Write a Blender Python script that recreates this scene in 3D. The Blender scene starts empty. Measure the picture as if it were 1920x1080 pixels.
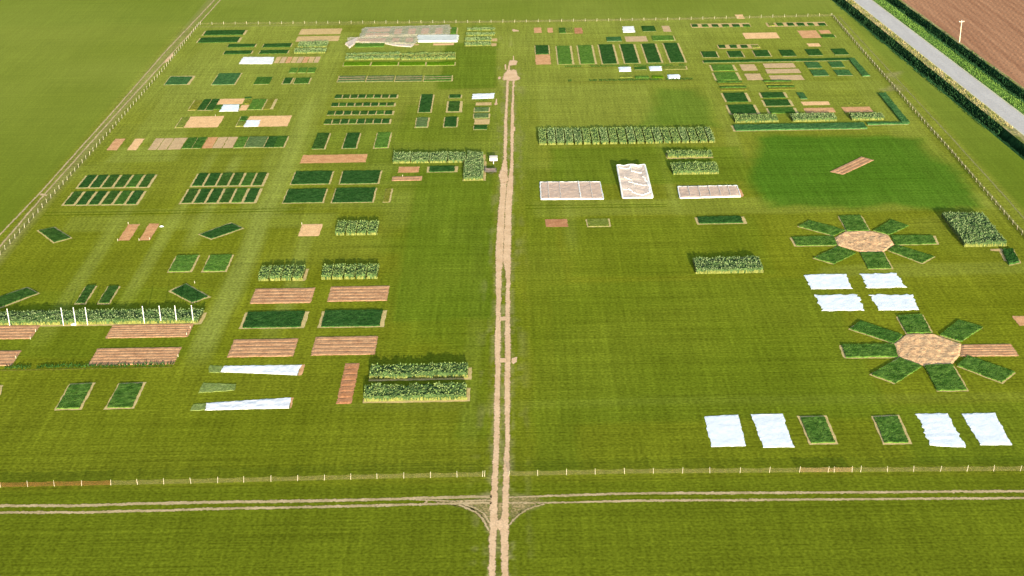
import bpy, math, random
import numpy as np
from mathutils import Vector, Matrix

# ------------------------------------------------------------------ camera, sky, sun, exposure
scene = bpy.context.scene
FPX, PITCH, YAW, ROLL, CAMH = 2717.4, 0.417149, -0.0046939, -0.0183598, 115.0
SUN_EL, SUN_AZ = math.radians(10.8), math.radians(7.6)
EXPOSURE, SUN_STRENGTH, SKY_STRENGTH = 1.50, 5.0, 0.145

fw = np.array([math.sin(YAW)*math.cos(PITCH), math.cos(YAW)*math.cos(PITCH), -math.sin(PITCH)])
r0 = np.array([math.cos(YAW), -math.sin(YAW), 0.0]); u0 = np.cross(r0, fw)
cR, sR = math.cos(ROLL), math.sin(ROLL)
rt = cR*r0 + sR*u0; up = -sR*r0 + cR*u0

cam_d = bpy.data.cameras.new('camera'); cam = bpy.data.objects.new('camera', cam_d)
scene.collection.objects.link(cam); scene.camera = cam
cam_d.sensor_fit = 'HORIZONTAL'; cam_d.sensor_width = 36.0; cam_d.lens = 36.0*FPX/1920.0
cam_d.clip_start = 1.0; cam_d.clip_end = 12000.0
cam.matrix_world = Matrix(((rt[0], up[0], -fw[0], 0), (rt[1], up[1], -fw[1], 0), (rt[2], up[2], -fw[2], CAMH), (0, 0, 0, 1)))

world = bpy.data.worlds.new('World'); scene.world = world; world.use_nodes = True
wn = world.node_tree; bg = wn.nodes['Background']
sky = wn.nodes.new('ShaderNodeTexSky'); sky.sky_type = 'NISHITA'; sky.sun_disc = False
sky.sun_elevation = SUN_EL; sky.sun_rotation = math.pi - SUN_AZ
wn.links.new(sky.outputs[0], bg.inputs[0]); bg.inputs[1].default_value = SKY_STRENGTH

sd = bpy.data.lights.new('sun', 'SUN'); sd.energy = SUN_STRENGTH; sd.angle = math.radians(0.55); sd.color = (1.0, 0.9, 0.74)
sun = bpy.data.objects.new('sun', sd); scene.collection.objects.link(sun)
to_sun = Vector((math.sin(SUN_AZ)*math.cos(SUN_EL), -math.cos(SUN_AZ)*math.cos(SUN_EL), math.sin(SUN_EL)))
sun.rotation_euler = to_sun.to_track_quat('Z', 'Y').to_euler()
scene.view_settings.view_transform = 'Standard'; scene.view_settings.look = 'None'
scene.view_settings.exposure = EXPOSURE; scene.view_settings.gamma = 1.0

rng = np.random.default_rng(7); random.seed(7)
COL = scene.collection

# ------------------------------------------------------------------ survey: photo points to ground metres
def gp(px, py, z=0.0):
    d = (px-960)*rt - (py-540)*up + FPX*fw
    t = (z-CAMH)/d[2]
    return np.array([d[0]*t, d[1]*t])
def proj(x, y, z=0.0):
    v = np.array([x, y, z-CAMH]); d = v@fw
    return 960 + FPX*(v@rt)/d, 540 - FPX*(v@up)/d
def y_for(x, py, z=0.0):
    lo, hi = 120.0, 900.0
    for _ in range(50):
        m = (lo+hi)/2
        if proj(x, m, z)[1] > py: lo = m
        else: hi = m
    return lo
def x_for(px, y):
    x = 0.0
    for _ in range(6):
        a = proj(x, y)[0]; b = proj(x+1, y)[0]; x += (px-a)/(b-a)
    return x
def rect(xl, xr, yb, yt, h=0.0):
    A = gp(xl, yb); x1 = x_for(xr, A[1]); Y = max(y_for(A[0], yt, h), A[1]+0.6)
    return [np.array([A[0], A[1]]), np.array([x1, A[1]]), np.array([x1, Y]), np.array([A[0], Y])]
def height_at(px, py, ptop):
    g = gp(px, py); lo, hi = 0.0, 30.0
    for _ in range(40):
        m = (lo+hi)/2
        if proj(g[0], g[1], m)[1] > ptop: lo = m
        else: hi = m
    return lo

# ------------------------------------------------------------------ small helpers
def vnoise(x, y, s, seed=0):
    """smooth lattice noise, -1..1"""
    x = np.asarray(x)*s; y = np.asarray(y)*s
    i = np.floor(x).astype(np.int64); j = np.floor(y).astype(np.int64); fx = x-i; fy = y-j
    fx = fx*fx*(3-2*fx); fy = fy*fy*(3-2*fy)
    def h(a, b):
        n = (a*374761393 + b*668265263 + seed*974711) & 0xffffffff
        n = ((n ^ (n >> 13))*1274126177) & 0xffffffff
        return ((n ^ (n >> 16)) & 0xffff)/32767.5 - 1.0
    return (h(i, j)*(1-fx)+h(i+1, j)*fx)*(1-fy) + (h(i, j+1)*(1-fx)+h(i+1, j+1)*fx)*fy
def mesh(name, V, F, mat, parent=None, loc=(0, 0, 0), smooth=False):
    me = bpy.data.meshes.new(name)
    me.from_pydata(np.asarray(V, dtype=float).tolist(), [], [tuple(int(i) for i in f) for f in F]); me.update()
    if smooth: me.polygons.foreach_set('use_smooth', [True]*len(me.polygons))
    me.materials.append(mat)
    o = bpy.data.objects.new(name, me); COL.objects.link(o); o.location = loc
    if parent: o.parent = parent
    return o
def empty(name, loc):
    o = bpy.data.objects.new(name, None); COL.objects.link(o); o.location = loc; o.empty_display_size = 0.5
    return o
def tag(o, label=None, cat=None, group=None, kind=None):
    if label: o['label'] = label
    if cat: o['category'] = cat
    if group: o['group'] = group
    if kind: o['kind'] = kind
    return o

# ------------------------------------------------------------------ materials
MATS = {}
def nodes(name, rough=0.9):
    m = bpy.data.materials.new(name); m.use_nodes = True
    nt = m.node_tree; b = nt.nodes['Principled BSDF']
    b.inputs['Roughness'].default_value = rough; b.inputs['Specular IOR Level'].default_value = 0.0 if rough > .7 else .15
    return m, nt, b
def nz(nt, scale, detail=3, vec=None, sc3=None):
    n = nt.nodes.new('ShaderNodeTexNoise'); n.inputs['Scale'].default_value = scale; n.inputs['Detail'].default_value = detail
    g = nt.nodes.new('ShaderNodeNewGeometry'); src = g.outputs['Position']
    if sc3:
        mp = nt.nodes.new('ShaderNodeMapping'); mp.inputs['Scale'].default_value = sc3
        if vec: mp.inputs['Rotation'].default_value = vec
        nt.links.new(src, mp.inputs[0]); src = mp.outputs[0]
    nt.links.new(src, n.inputs['Vector']); return n.outputs['Fac']
def ramp(nt, fac, lo, hi, a=0.0, b=1.0):
    r = nt.nodes.new('ShaderNodeMapRange'); r.inputs[1].default_value = lo; r.inputs[2].default_value = hi
    r.inputs[3].default_value = a; r.inputs[4].default_value = b; nt.links.new(fac, r.inputs[0]); return r.outputs[0]
def mix(nt, fac, a, b, mode='MIX'):
    n = nt.nodes.new('ShaderNodeMix'); n.data_type = 'RGBA'; n.blend_type = mode
    def put(i, v):
        if hasattr(v, 'is_output'): nt.links.new(v, n.inputs[i])
        elif isinstance(v, (int, float)): n.inputs[i].default_value = v
        else: n.inputs[i].default_value = (*v, 1)
    put(0, fac); put(6, a); put(7, b); return n.outputs[2]
def two(name, a, b, scale=1.2, rough=0.9, fine=5.0, sc3=None, amp=0.3, rot=None):
    """colour between a and b by a coarse noise, with a finer mottling over it"""
    if name in MATS: return MATS[name]
    m, nt, bs = nodes(name, rough)
    c = mix(nt, ramp(nt, nz(nt, scale, 3, rot, sc3), 0.35, 0.65), a, b)
    f = ramp(nt, nz(nt, fine, 2), 0.3, 0.7, 1-amp, 1+amp)
    cmb = nt.nodes.new('ShaderNodeCombineColor')
    for k in range(3): nt.links.new(f, cmb.inputs[k])
    c = mix(nt, 1.0, c, cmb.outputs[0], 'MULTIPLY')
    nt.links.new(c, bs.inputs['Base Color']); MATS[name] = m; return m
CROPS = {   # albedo pairs
 'dark':   ((.017,.056,.010), (.032,.082,.017)),
 'deep':   ((.024,.060,.010), (.042,.090,.016)),
 'mid':    ((.032,.084,.012), (.052,.115,.018)),
 'light':  ((.058,.128,.016), (.083,.158,.024)),
 'teal':   ((.030,.088,.024), (.050,.118,.034)),
 'grey':   ((.075,.120,.036), (.105,.150,.050)),
 'bright': ((.058,.130,.004), (.088,.165,.007)),
 'pale':   ((.120,.148,.020), (.160,.182,.034)),
 'wedge':  ((.150,.195,.048), (.185,.230,.066)),
 'faint':  ((.135,.140,.014), (.170,.165,.026)),
 'star':   ((.034,.084,.011), (.080,.150,.024)),
}
def crop_mat(k): return two('crop_' + k, *CROPS[k], scale=0.7, fine=2.4, amp=0.35)
SOILS = {'pink': ((.45,.235,.105), (.55,.30,.140)), 'tan': ((.44,.30,.125), (.52,.36,.155)), 'red': ((.34,.150,.066), (.43,.205,.095)), 'ridge': ((.340,.180,.090), (.430,.245,.125)),
         'peach': ((.60,.36,.165), (.68,.42,.20)), 'rose': ((.44,.215,.092), (.54,.285,.125)), 'sand': ((.42,.285,.145), (.49,.335,.175))}
def soil_mat(k): return two('soil_' + k, *SOILS[k], scale=0.6, fine=2.6, amp=0.20)
BORDER = two('bare_soil', (.40,.31,.125), (.52,.39,.165), scale=0.8, fine=4, amp=0.2)
TRACKM = two('track_dirt', (.53,.345,.19), (.62,.42,.245), scale=0.35, fine=3, amp=0.13)
SHEET = two('white_sheet', (.600,.635,.645), (.660,.680,.680), scale=0.8, rough=0.55, fine=1.8, amp=0.05)
FLEECE = two('off_white_fleece', (.62,.60,.55), (.70,.68,.62), scale=0.8, rough=0.7, fine=2, amp=0.08)
CANVAS = two('grey_white_cloth', (.60,.60,.60), (.70,.70,.69), scale=0.8, rough=0.7, fine=2, amp=0.07)
WOOD = two('pale_post', (.44,.40,.28), (.54,.49,.37), scale=3, fine=6, amp=0.1)
WHITE = two('white_paint', (.74,.73,.70), (.80,.79,.77), scale=2, rough=0.5, fine=5, amp=0.05)
DARKM = two('dark_metal', (.05,.045,.04), (.08,.07,.06), scale=2, rough=0.6, fine=5, amp=0.1)
PLANK = two('weathered_plank', (.33,.22,.16), (.42,.29,.21), scale=2, fine=5, amp=0.2)
LEAFA = two('tall_leaf_blue', (.105,.168,.060), (.195,.245,.104), scale=1.6, rough=0.75, fine=3.0, amp=0.25)
LEAFB = two('tall_leaf_green', (.110,.180,.048), (.205,.258,.086), scale=1.6, rough=0.75, fine=3.0, amp=0.25)
LEAFC = two('tall_leaf_yellow', (.140,.180,.042), (.220,.245,.080), scale=1.6, rough=0.75, fine=3.0, amp=0.22)
LEAFD = two('tall_leaf_pale', (.122,.185,.066), (.208,.262,.112), scale=1.6, rough=0.75, fine=3.0, amp=0.22)
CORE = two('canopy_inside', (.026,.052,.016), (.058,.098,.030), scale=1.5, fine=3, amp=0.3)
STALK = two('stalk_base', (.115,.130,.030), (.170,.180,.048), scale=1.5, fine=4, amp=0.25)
STUB = two('straw_stubble', (.46,.27,.14), (.60,.38,.19), scale=1.5, fine=3, amp=0.25)
def net_mat(name, col, clear):
    m, nt, b = nodes(name, 0.8)
    b.inputs['Base Color'].default_value = (*col, 1)
    tr = nt.nodes.new('ShaderNodeBsdfTransparent'); mx = nt.nodes.new('ShaderNodeMixShader')
    f = ramp(nt, nz(nt, 1.3, 3), 0.3, 0.7, clear-0.10, clear+0.10)
    nt.links.new(f, mx.inputs[0]); nt.links.new(b.outputs[0], mx.inputs[1]); nt.links.new(tr.outputs[0], mx.inputs[2])
    nt.links.new(mx.outputs[0], nt.nodes['Material Output'].inputs[0]); return m
NET = net_mat('pale_crop_net', (.52,.47,.36), 0.58)
NETD = net_mat('dense_crop_net', (.62,.51,.42), 0.30)
BEDNET = net_mat('bed_net', (.60,.45,.34), 0.28)
FNET = net_mat('fence_net', (.115,.105,.042), 0.70)
FNETB = net_mat('brown_fence_net', (.095,.050,.016), 0.52)
FNETT = net_mat('tan_fence_net', (.120,.092,.040), 0.35)

# ground sheet colour: what grows there, plus far haze paled in, as attributes on the ground
def ground_material():
    m, nt, b = nodes('grassland', 0.95)
    def att(n):
        a = nt.nodes.new('ShaderNodeAttribute'); a.attribute_name = n; return a.outputs['Fac']
    c = mix(nt, ramp(nt, nz(nt, 0.035, 4), 0.38, 0.62), (.125,.141,.0072), (.145,.156,.0098))
    c = mix(nt, att('outer'), c, (.120,.153,.0115))
    c = mix(nt, att('front'), c, (.103,.124,.0068))
    c = mix(nt, att('lush'), c, (.060,.128,.0085))
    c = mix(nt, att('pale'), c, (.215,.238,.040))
    c = mix(nt, att('wear'), c, (.230,.205,.075))
    # drill rows across, tyre and drill lines along, tufts
    tot = None
    for sc, s3, lo, hi, amp in ((1.0, (.05, 2.4, 1), .33, .67, .15), (1.0, (.008, .35, 1), .35, .65, .035), (1.0, (1.3, .06, 1), .33, .67, .10), (1.0, (.55, .015, 1), .60, .68, -.07), (1.0, (.010, 1.1, 1), .34, .40, .07), (1.0, (.02, .8, 1), .62, .67, -.06),
                                (1.0, (.16, .006, 1), .35, .65, .04), (2.0, None, .3, .7, .32), (0.06, None, .35, .65, .045)):
        f = ramp(nt, nz(nt, sc, 2, None, s3), lo, hi, 1-abs(amp) if amp > 0 else 1-abs(amp)*.3, 1+abs(amp) if amp < 0 else 1+amp)
        if tot is None: tot = f
        else:
            mm = nt.nodes.new('ShaderNodeMath'); mm.operation = 'MULTIPLY'; nt.links.new(tot, mm.inputs[0]); nt.links.new(f, mm.inputs[1]); tot = mm.outputs[0]
    cmb = nt.nodes.new('ShaderNodeCombineColor')
    for k in range(3): nt.links.new(tot, cmb.inputs[k])
    even = mix(nt, ramp(nt, att('outer'), 0, 1, 0, .55), cmb.outputs[0], (1.0, 1.0, 1.0))
    c = mix(nt, 1.0, c, even, 'MULTIPLY')
    nt.links.new(c, b.inputs['Base Color']); return m
GRASS = ground_material()

# ------------------------------------------------------------------ ground sheet up to the roadside ditch
SLOPE = -0.063
def corr(v, y): return v + SLOPE*(y-440.0)          # roadside lines, v = x at y 440
D1L, D1R, RDL, RDR, D2L, D2R = 115.0, 119.5, 122.5, 128.5, 132.8, 137.3
def soft(v, a, b):
    t = np.clip((v-a)/(b-a), 0, 1); return t*t*(3-2*t)
def in_poly(X, Y, P, edge, wob=1.5, seed=0):
    """soft mask of a convex ground polygon with a wandering edge"""
    d = np.full(X.shape, 1e9); P = [np.asarray(p) for p in P]
    for i in range(len(P)):
        a, b = P[i], P[(i+1) % len(P)]; e = b-a; n = np.array([-e[1], e[0]])/np.hypot(*e)
        d = np.minimum(d, (X-a[0])*n[0]+(Y-a[1])*n[1])
    d = d + wob*vnoise(X, Y, .12, seed) + .4*wob*vnoise(X, Y, .5, seed+1)
    return soft(d, -edge, edge)
def geo(a, b, n): return list(a + (b-a)*(np.linspace(0, 1, n)**2.2))
def ground():
    xs = sorted(set(np.round(np.concatenate([geo(-200, -5000, 10), np.arange(-200, -112, 3.0), np.arange(-112, 108.01, 1.0), np.arange(-14, 9.01, .25)]), 3)))
    ys = sorted(set(np.round(np.concatenate([geo(150, -800, 8), np.arange(150, 530, 1.1), np.arange(158, 190, .4), geo(530, 7000, 12)]), 3)))
    nx = len(xs); X, Y = np.meshgrid(xs, ys)
    E_ = corr(D1L, Y[:, -1]); add = np.linspace(0, 1, 9)[1:]
    X = X + (SLOPE*np.clip(Y-530.0, 0, None))
    E0 = 108.0 + SLOPE*np.clip(Y[:, -1]-530.0, 0, None)
    cols = [X] + [(E0 + (E_-E0)*t)[:, None] for t in add]
    X = np.concatenate(cols, axis=1); Y = np.repeat(Y[:, :1], X.shape[1], axis=1)
    V = np.stack([X.ravel(), Y.ravel(), np.zeros(X.size)], 1); w = X.shape[1]; hgt = X.shape[0]
    idx = np.arange(w*hgt).reshape(hgt, w)
    F = np.stack([idx[:-1, :-1], idx[:-1, 1:], idx[1:, 1:], idx[1:, :-1]], -1).reshape(-1, 4)
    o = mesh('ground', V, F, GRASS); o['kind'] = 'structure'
    x, y = V[:, 0], V[:, 1]
    outer = np.maximum(soft(-x, 111.0, 113.0), soft(y, 480.5, 482.0))
    outer = np.maximum(outer, soft(x, 109.5, 111.5)*.9)
    front = soft(-y, -188.0, -186.5) + .45*soft(-y, -245, -200)*(1-soft(-y, -188.0, -186.5))
    lush = in_poly(x, y, [gp(1440, 392), gp(1842, 388), gp(1790, 318), gp(1725, 258), gp(1420, 256), gp(1395, 320)], 3.0, 2.2, 3)
    lush = np.maximum(lush, .75*in_poly(x, y, [gp(1205, 236), gp(1345, 236), gp(1310, 166), gp(1225, 164)], 3.0, 2.0, 5))
    lush = np.maximum(lush, .35*in_poly(x, y, [gp(560, 250), gp(920, 560), gp(960, 420), gp(950, 200)], 12, 5, 9))
    lush = np.maximum(lush, .30*in_poly(x, y, [gp(740, 650), gp(900, 650), gp(920, 440), gp(740, 440)], 8, 5, 8))
    lush = np.maximum(lush, .22*soft(y, 478, 490)); lush = np.maximum(lush, .3*soft(x, 110, 112)*(1-soft(y, 470, 482)))
    pale = np.zeros_like(x)
    for (cx, wd, y0, y1, am) in ((-56.5, 3.2, 232, 395, .62), (-69.5, 2.2, 285, 345, .5), (-76, 2.0, 255, 350, .4), (-88, 2.6, 240, 330, .35), (-45, 2.5, 240, 300, .35),
                                 (-63, 2.0, 360, 450, .45), (-84, 4.0, 380, 450, .55), (-99, 2.5, 390, 450, .3), (36, 2.0, 300, 420, .35), (55, 3.0, 330, 470, .4), (12, 2, 280, 470, .25),
                                 (-8, 2.2, 200, 300, .15), (-30, 4, 395, 470, .35), (-12, 2, 430, 475, .3), (100, 3, 330, 440, .25)):
        pale = np.maximum(pale, min(1, 1.35*am)*soft(-np.abs(x-cx+.8*vnoise(x, y, .05, 21)), -wd, -wd*.35)*soft(y, y0-8, y0+8)*soft(-y, -y1-10, -y1+10))
    for (cy, wd, x0, x1, am) in ((306, 1.6, -105, -40, .25), (414, 3, -103, -30, .4), (432, 4, -60, -5, .35), (340, 3, 50, 104, .3), (212, 2.2, -30, 95, .15), (322, 2.5, -80, -10, .3), (458, 3, -80, 100, .3)):
        pale = np.maximum(pale, am*soft(-np.abs(y-cy+1.2*vnoise(x, y, .04, 22)), -wd, -wd*.3)*soft(x, x0-6, x0+6)*soft(-x, -x1-6, -x1+6))
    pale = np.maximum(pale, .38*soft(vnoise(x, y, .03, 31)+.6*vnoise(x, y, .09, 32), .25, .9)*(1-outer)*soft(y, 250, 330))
    pale = np.maximum(pale, .40*soft(-np.abs(x-109.3), -2.2, -.8)*soft(y, 190, 200))          # grass headland outside the right fence
    pale = np.maximum(pale, (.74-.16*outer)*soft(y, 265, 455)*(.8+.3*vnoise(x, y, .04, 71)))  # far grass paled with distance: light angle and haze put into its colour
    def zone(a, b, y0, y1, e=1.0):
        return soft(x + .8*vnoise(x, y, .1, 61), a-e, a+e)*soft(-x + .8*vnoise(x, y, .1, 62), -b-e, -b+e)*soft(y + .8*vnoise(x, y, .1, 63), y0-e, y0+e)*soft(-y + .8*vnoise(x, y, .1, 64), -y1-e, -y1+e)
    for (a, b, y0, y1, am) in ((6, 38, 355, 402, .22), (-102, -84, 340, 352, .3), (-100, -86, 355, 470, .25), (-62, -52, 300, 470, .25), (60, 104, 262, 268, .2), (4, 106, 298, 308, .22), (-100, -40, 294, 303, .2), (3, 60, 440, 476, .2), (58, 104, 392, 402, .22), (95, 105, 300, 470, .2)):
        pale = np.maximum(pale, pale*.6 + 1.5*am*zone(a, b, y0, y1))
    for (a, b, y0, y1, am) in ((-22, -5, 400, 452, .35), (8, 56, 318, 345, .28), (-24, -5, 245, 330, .30), (6, 60, 205, 262, .16), (-30, -6, 352, 385, .22), (2, 9, 190, 330, .12), (-10, -5, 200, 330, .14), (60, 104, 190, 210, .15), (-98, -60, 232, 262, .12), (10, 52, 264, 296, .12)):
        zz = 1.5*am*zone(a, b, y0, y1); lush = np.maximum(lush, zz); pale = pale*(1-.8*np.minimum(1, zz*2))
    pale = pale*(1-.85*in_poly(x, y, [gp(1440, 392), gp(1842, 388), gp(1790, 318), gp(1725, 258), gp(1420, 256), gp(1395, 320)], 3.0, 2.2, 3))
    pale = pale*(1-.45*in_poly(x, y, [gp(1205, 236), gp(1345, 236), gp(1310, 166), gp(1225, 164)], 3.0, 2.0, 5))
    wear = .5*soft(-np.abs(x+108.6), -2.0, -1.0)                                             # strip between the ruts outside the left fence
    wear = np.maximum(wear, .45*soft(-np.abs(y-479.6), -1.0, -.3)*soft(x, -108, -104)*soft(-x, -108, -104))
    tx = np.interp(y, [160, 190, 245, 290, 320, 337, 380, 410], [-3.3, -3.2, -2.95, -2.85, -2.3, -1.9, -1.5, -1.3])
    wear = np.maximum(wear, .75*soft(-np.abs(x-tx), -2.6, -1.2)*soft(vnoise(x, y, .9, 41)+.8*vnoise(x, y*.25, 1.8, 42), -.5, .9)*soft(-y, -425, -415))
    wear = np.maximum(wear, .40*soft(-np.abs(x-tx), -5.5, -2.2)*soft(vnoise(x, y*.15, .9, 45)+.6*vnoise(x, y, .6, 46), .1, 1.0)*soft(-y, -472, -440))
    jr = np.minimum(np.abs(x+3.2), 9)/9.0                                                  # worn fan where the two tracks cross
    wear = np.maximum(wear, .75*soft(- np.abs(y-181.6) + 5.2*(1-jr)**1.6 + .5*vnoise(x, y, .9, 43), -.8, .9)*soft(-np.abs(x+3.2), -9.5, -5)*soft(vnoise(x, y, .8, 47)+.6*vnoise(x*.3, y, 1.6, 48), -.8, .6)*soft(y, 174.5, 177.5))
    wear = np.maximum(wear, .75*in_poly(x, y, [gp(1665, 168), gp(1685, 168), gp(1680, 138), gp(1665, 140)], 1.6, 2.5, 44))
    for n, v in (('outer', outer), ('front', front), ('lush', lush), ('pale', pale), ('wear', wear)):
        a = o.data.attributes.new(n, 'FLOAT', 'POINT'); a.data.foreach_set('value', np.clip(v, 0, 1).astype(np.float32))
    return o
ground()

def strip(name, cols, mat, y0=-700.0, y1=6500.0, dz=None, fine=(330, 540, 1.0), seed=0):
    """a band along the road: cols = [(x at y440, z), ...], roughened by dz"""
    ys = np.array(sorted(set([y0, 0.0, 150., 250.0] + list(np.arange(*fine)) + [700., 1200., 2500., y1])))
    V = []
    for k, (c, z) in enumerate(cols):
        x = corr(c, ys); e = np.ones_like(ys)
        if dz and 0 < k < len(cols)-1: zz = z + dz*vnoise(x, ys, .9, seed+k) + .5*dz*vnoise(x, ys, .33, seed+k+9); x = x + .5*dz*vnoise(x, ys, .7, seed+k+30)
        else: zz = z*e
        V.append(np.stack([x, ys, zz], 1))
    n = len(ys); V = np.concatenate(V); F = []
    for k in range(len(cols)-1):
        for j in range(n-1): F.append((k*n+j, (k+1)*n+j, (k+1)*n+j+1, k*n+j+1))
    o = mesh(name, V, F, mat); o['kind'] = 'structure'; return o
BANKW = two('ditch_grass', (.008,.030,.011), (.020,.058,.018), scale=0.5, fine=1.6, amp=0.4)  # green darkened: the shade of the ditch bank is put into the colour
BANKE = two('verge_grass', (.070,.140,.024), (.105,.175,.034), scale=0.6, fine=1.6, amp=0.35)
DRY = two('dry_verge', (.13,.15,.03), (.32,.26,.12), scale=0.45, fine=1.8, amp=0.3, sc3=(1.6, .35, 1))
ROADM = two('road_asphalt', (.395,.365,.33), (.435,.405,.365), scale=0.5, fine=1.2, amp=0.07, sc3=(1, .15, 1))
PLOUGH = two('ploughed_soil', (.27,.130,.068), (.36,.185,.098), scale=0.75, fine=1.6, amp=0.14, sc3=(.9, .02, 1), rot=(0, 0, math.radians(-15)))
strip('west_ditch', [(D1L, 0.0), (D1L+.6, -.2), (D1L+1.4, -.75), (D1L+2.3, -1.5), (D1L+3.2, -2.1), (D1L+3.9, -2.2), (D1L+4.15, -1.5), (D1L+4.35, -.7), (D1R, .18)], BANKW, dz=.28, seed=3)
strip('west_verge', [(D1R, .18), (D1R+.6, .26), (D1R+1.5, .16), (D1R+2.0, .12), (RDL-.35, .05)], DRY, dz=.10, seed=40)
EDGE = two('pale_road_edge', (.40,.37,.22), (.52,.49,.32), scale=.5, fine=2, amp=.25)
strip('road_edge', [(RDL-.35, .05), (RDL, .035)], EDGE); strip('road_edge', [(RDR, .035), (RDR+.45, .05)], EDGE)
strip('road', [(RDL, .03), (RDL+3, .10), (RDR, .03)], ROADM)
strip('east_verge', [(RDR+.45, .05), (RDR+.9, .12), (RDR+1.6, .12), (RDR+2.8, .08), (RDR+3.8, .0), (D2L+.4, -.25)], BANKE, dz=.09, seed=60)
strip('east_ditch', [(D2L+.4, -.25), (D2L+1.2, -1.3), (D2L+2.4, -2.1), (D2L+3.5, -2.0), (D2L+3.95, -1.2), (D2L+4.25, -.4), (D2R, .34)], BANKW, dz=.26, seed=80)
strip('east_field_edge', [(D2R, .34), (D2R+.5, .32), (D2R+1.1, .1), (D2R+1.5, .02)], DRY, dz=.07, seed=95)
def ditch_growth(name, x0, x1, zf, n, mat, hgt, seed):
    r = np.random.default_rng(seed); y = r.uniform(355, 530, n); u = r.uniform(0, 1, n); x = corr(x0+(x1-x0)*u, y); z = np.interp(u, [0, .35, .7, 1], zf)
    a = r.uniform(0, 2*np.pi, n); L = hgt*r.uniform(.5, 1.5, n)*(1+.6*vnoise(y, y*0, .2, seed)); dx, dy = np.cos(a), np.sin(a); w = .16
    B = np.stack([np.c_[x-dy*w, y+dx*w, z-.1], np.c_[x+dy*w, y-dx*w, z-.1], np.c_[x+dx*L*.35+dy*w*.5, y+dy*L*.35-dx*w*.5, z+L*.8], np.c_[x+dx*L*.6, y+dy*L*.6, z+L]], 1).reshape(-1, 3)
    o = mesh(name, B, np.arange(4*n).reshape(-1, 4).tolist(), mat); tag(o, None, None, None, 'stuff'); return o
REED = two('ditch_reed', (.008,.030,.012), (.026,.068,.022), scale=.5, fine=1.5, amp=.3)  # same darkened green, ditch shade included
tag(ditch_growth('ditch_plants', D1L-.5, D1R-.2, (0, -1.2, -2.0, -.1), 6000, REED, .42, 5), 'dark rough growth filling the ditch on the field side of the road', 'ditch plants')
tag(ditch_growth('ditch_plants', D2L, D2R+.2, (-.1, -1.3, -2.0, .3), 6500, REED, .5, 6), 'dark rough growth in the ditch beside the ploughed field', 'ditch plants')
tag(ditch_growth('verge_plants', RDR+.6, D2L+.3, (.1, .1, .05, -.1), 5000, BANKE, .25, 7), 'bright green rough grass on the far side of the road', 'verge grass')
tag(ditch_growth('verge_plants', D1R, RDL-.5, (.2, .2, .15, .1), 2500, DRY, .2, 8), 'dry straw coloured verge grass between ditch and road', 'verge grass')
def plough():
    xs = np.concatenate([np.arange(0, 60, .8), geo(60, 5000, 9)]); ys = np.concatenate([[-700, 0, 200], np.arange(360, 540, 2.0), [700, 1200, 2600, 6500]])
    X, Y = np.meshgrid(xs, ys); WX = corr(D2R+1.5, Y)+X
    ph = (WX + .27*Y); Z = .02 + .07*np.clip(X/2, 0, 1)*(np.sin(ph*2*np.pi/3.4)+.5*np.sin(ph*2*np.pi/1.6+1)) - .0
    V = np.stack([WX.ravel(), Y.ravel(), Z.ravel()], 1); h, w = X.shape; idx = np.arange(h*w).reshape(h, w)
    F = np.stack([idx[:-1, :-1], idx[:-1, 1:], idx[1:, 1:], idx[1:, :-1]], -1).reshape(-1, 4)
    o = mesh('ploughed_field', V, F, PLOUGH); o['kind'] = 'structure'
plough()

# ------------------------------------------------------------------ bare dirt tracks
def dusty(name, a_, b_, seed=0.0):
    """bare earth whose edges thin out into the grass"""
    m, nt, bs = nodes(name, 0.95)
    c = mix(nt, ramp(nt, nz(nt, .35, 3), .35, .65), a_, b_); f = ramp(nt, nz(nt, 3.0, 2), .3, .7, .86, 1.14)
    cmb = nt.nodes.new('ShaderNodeCombineColor')
    for k in range(3): nt.links.new(f, cmb.inputs[k])
    nt.links.new(mix(nt, 1.0, c, cmb.outputs[0], 'MULTIPLY'), bs.inputs['Base Color'])
    at = nt.nodes.new('ShaderNodeAttribute'); at.attribute_name = 'core'
    ad = nt.nodes.new('ShaderNodeMath'); ad.operation = 'ADD'; nt.links.new(at.outputs['Fac'], ad.inputs[0])
    nt.links.new(ramp(nt, nz(nt, 2.4, 3), .3, .7, -.42, .42), ad.inputs[1])
    tr = nt.nodes.new('ShaderNodeBsdfTransparent'); mx = nt.nodes.new('ShaderNodeMixShader')
    nt.links.new(ramp(nt, ad.outputs[0], .30, .75), mx.inputs[0]); nt.links.new(tr.outputs[0], mx.inputs[1]); nt.links.new(bs.outputs[0], mx.inputs[2])
    nt.links.new(mx.outputs[0], nt.nodes['Material Output'].inputs[0]); return m
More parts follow.
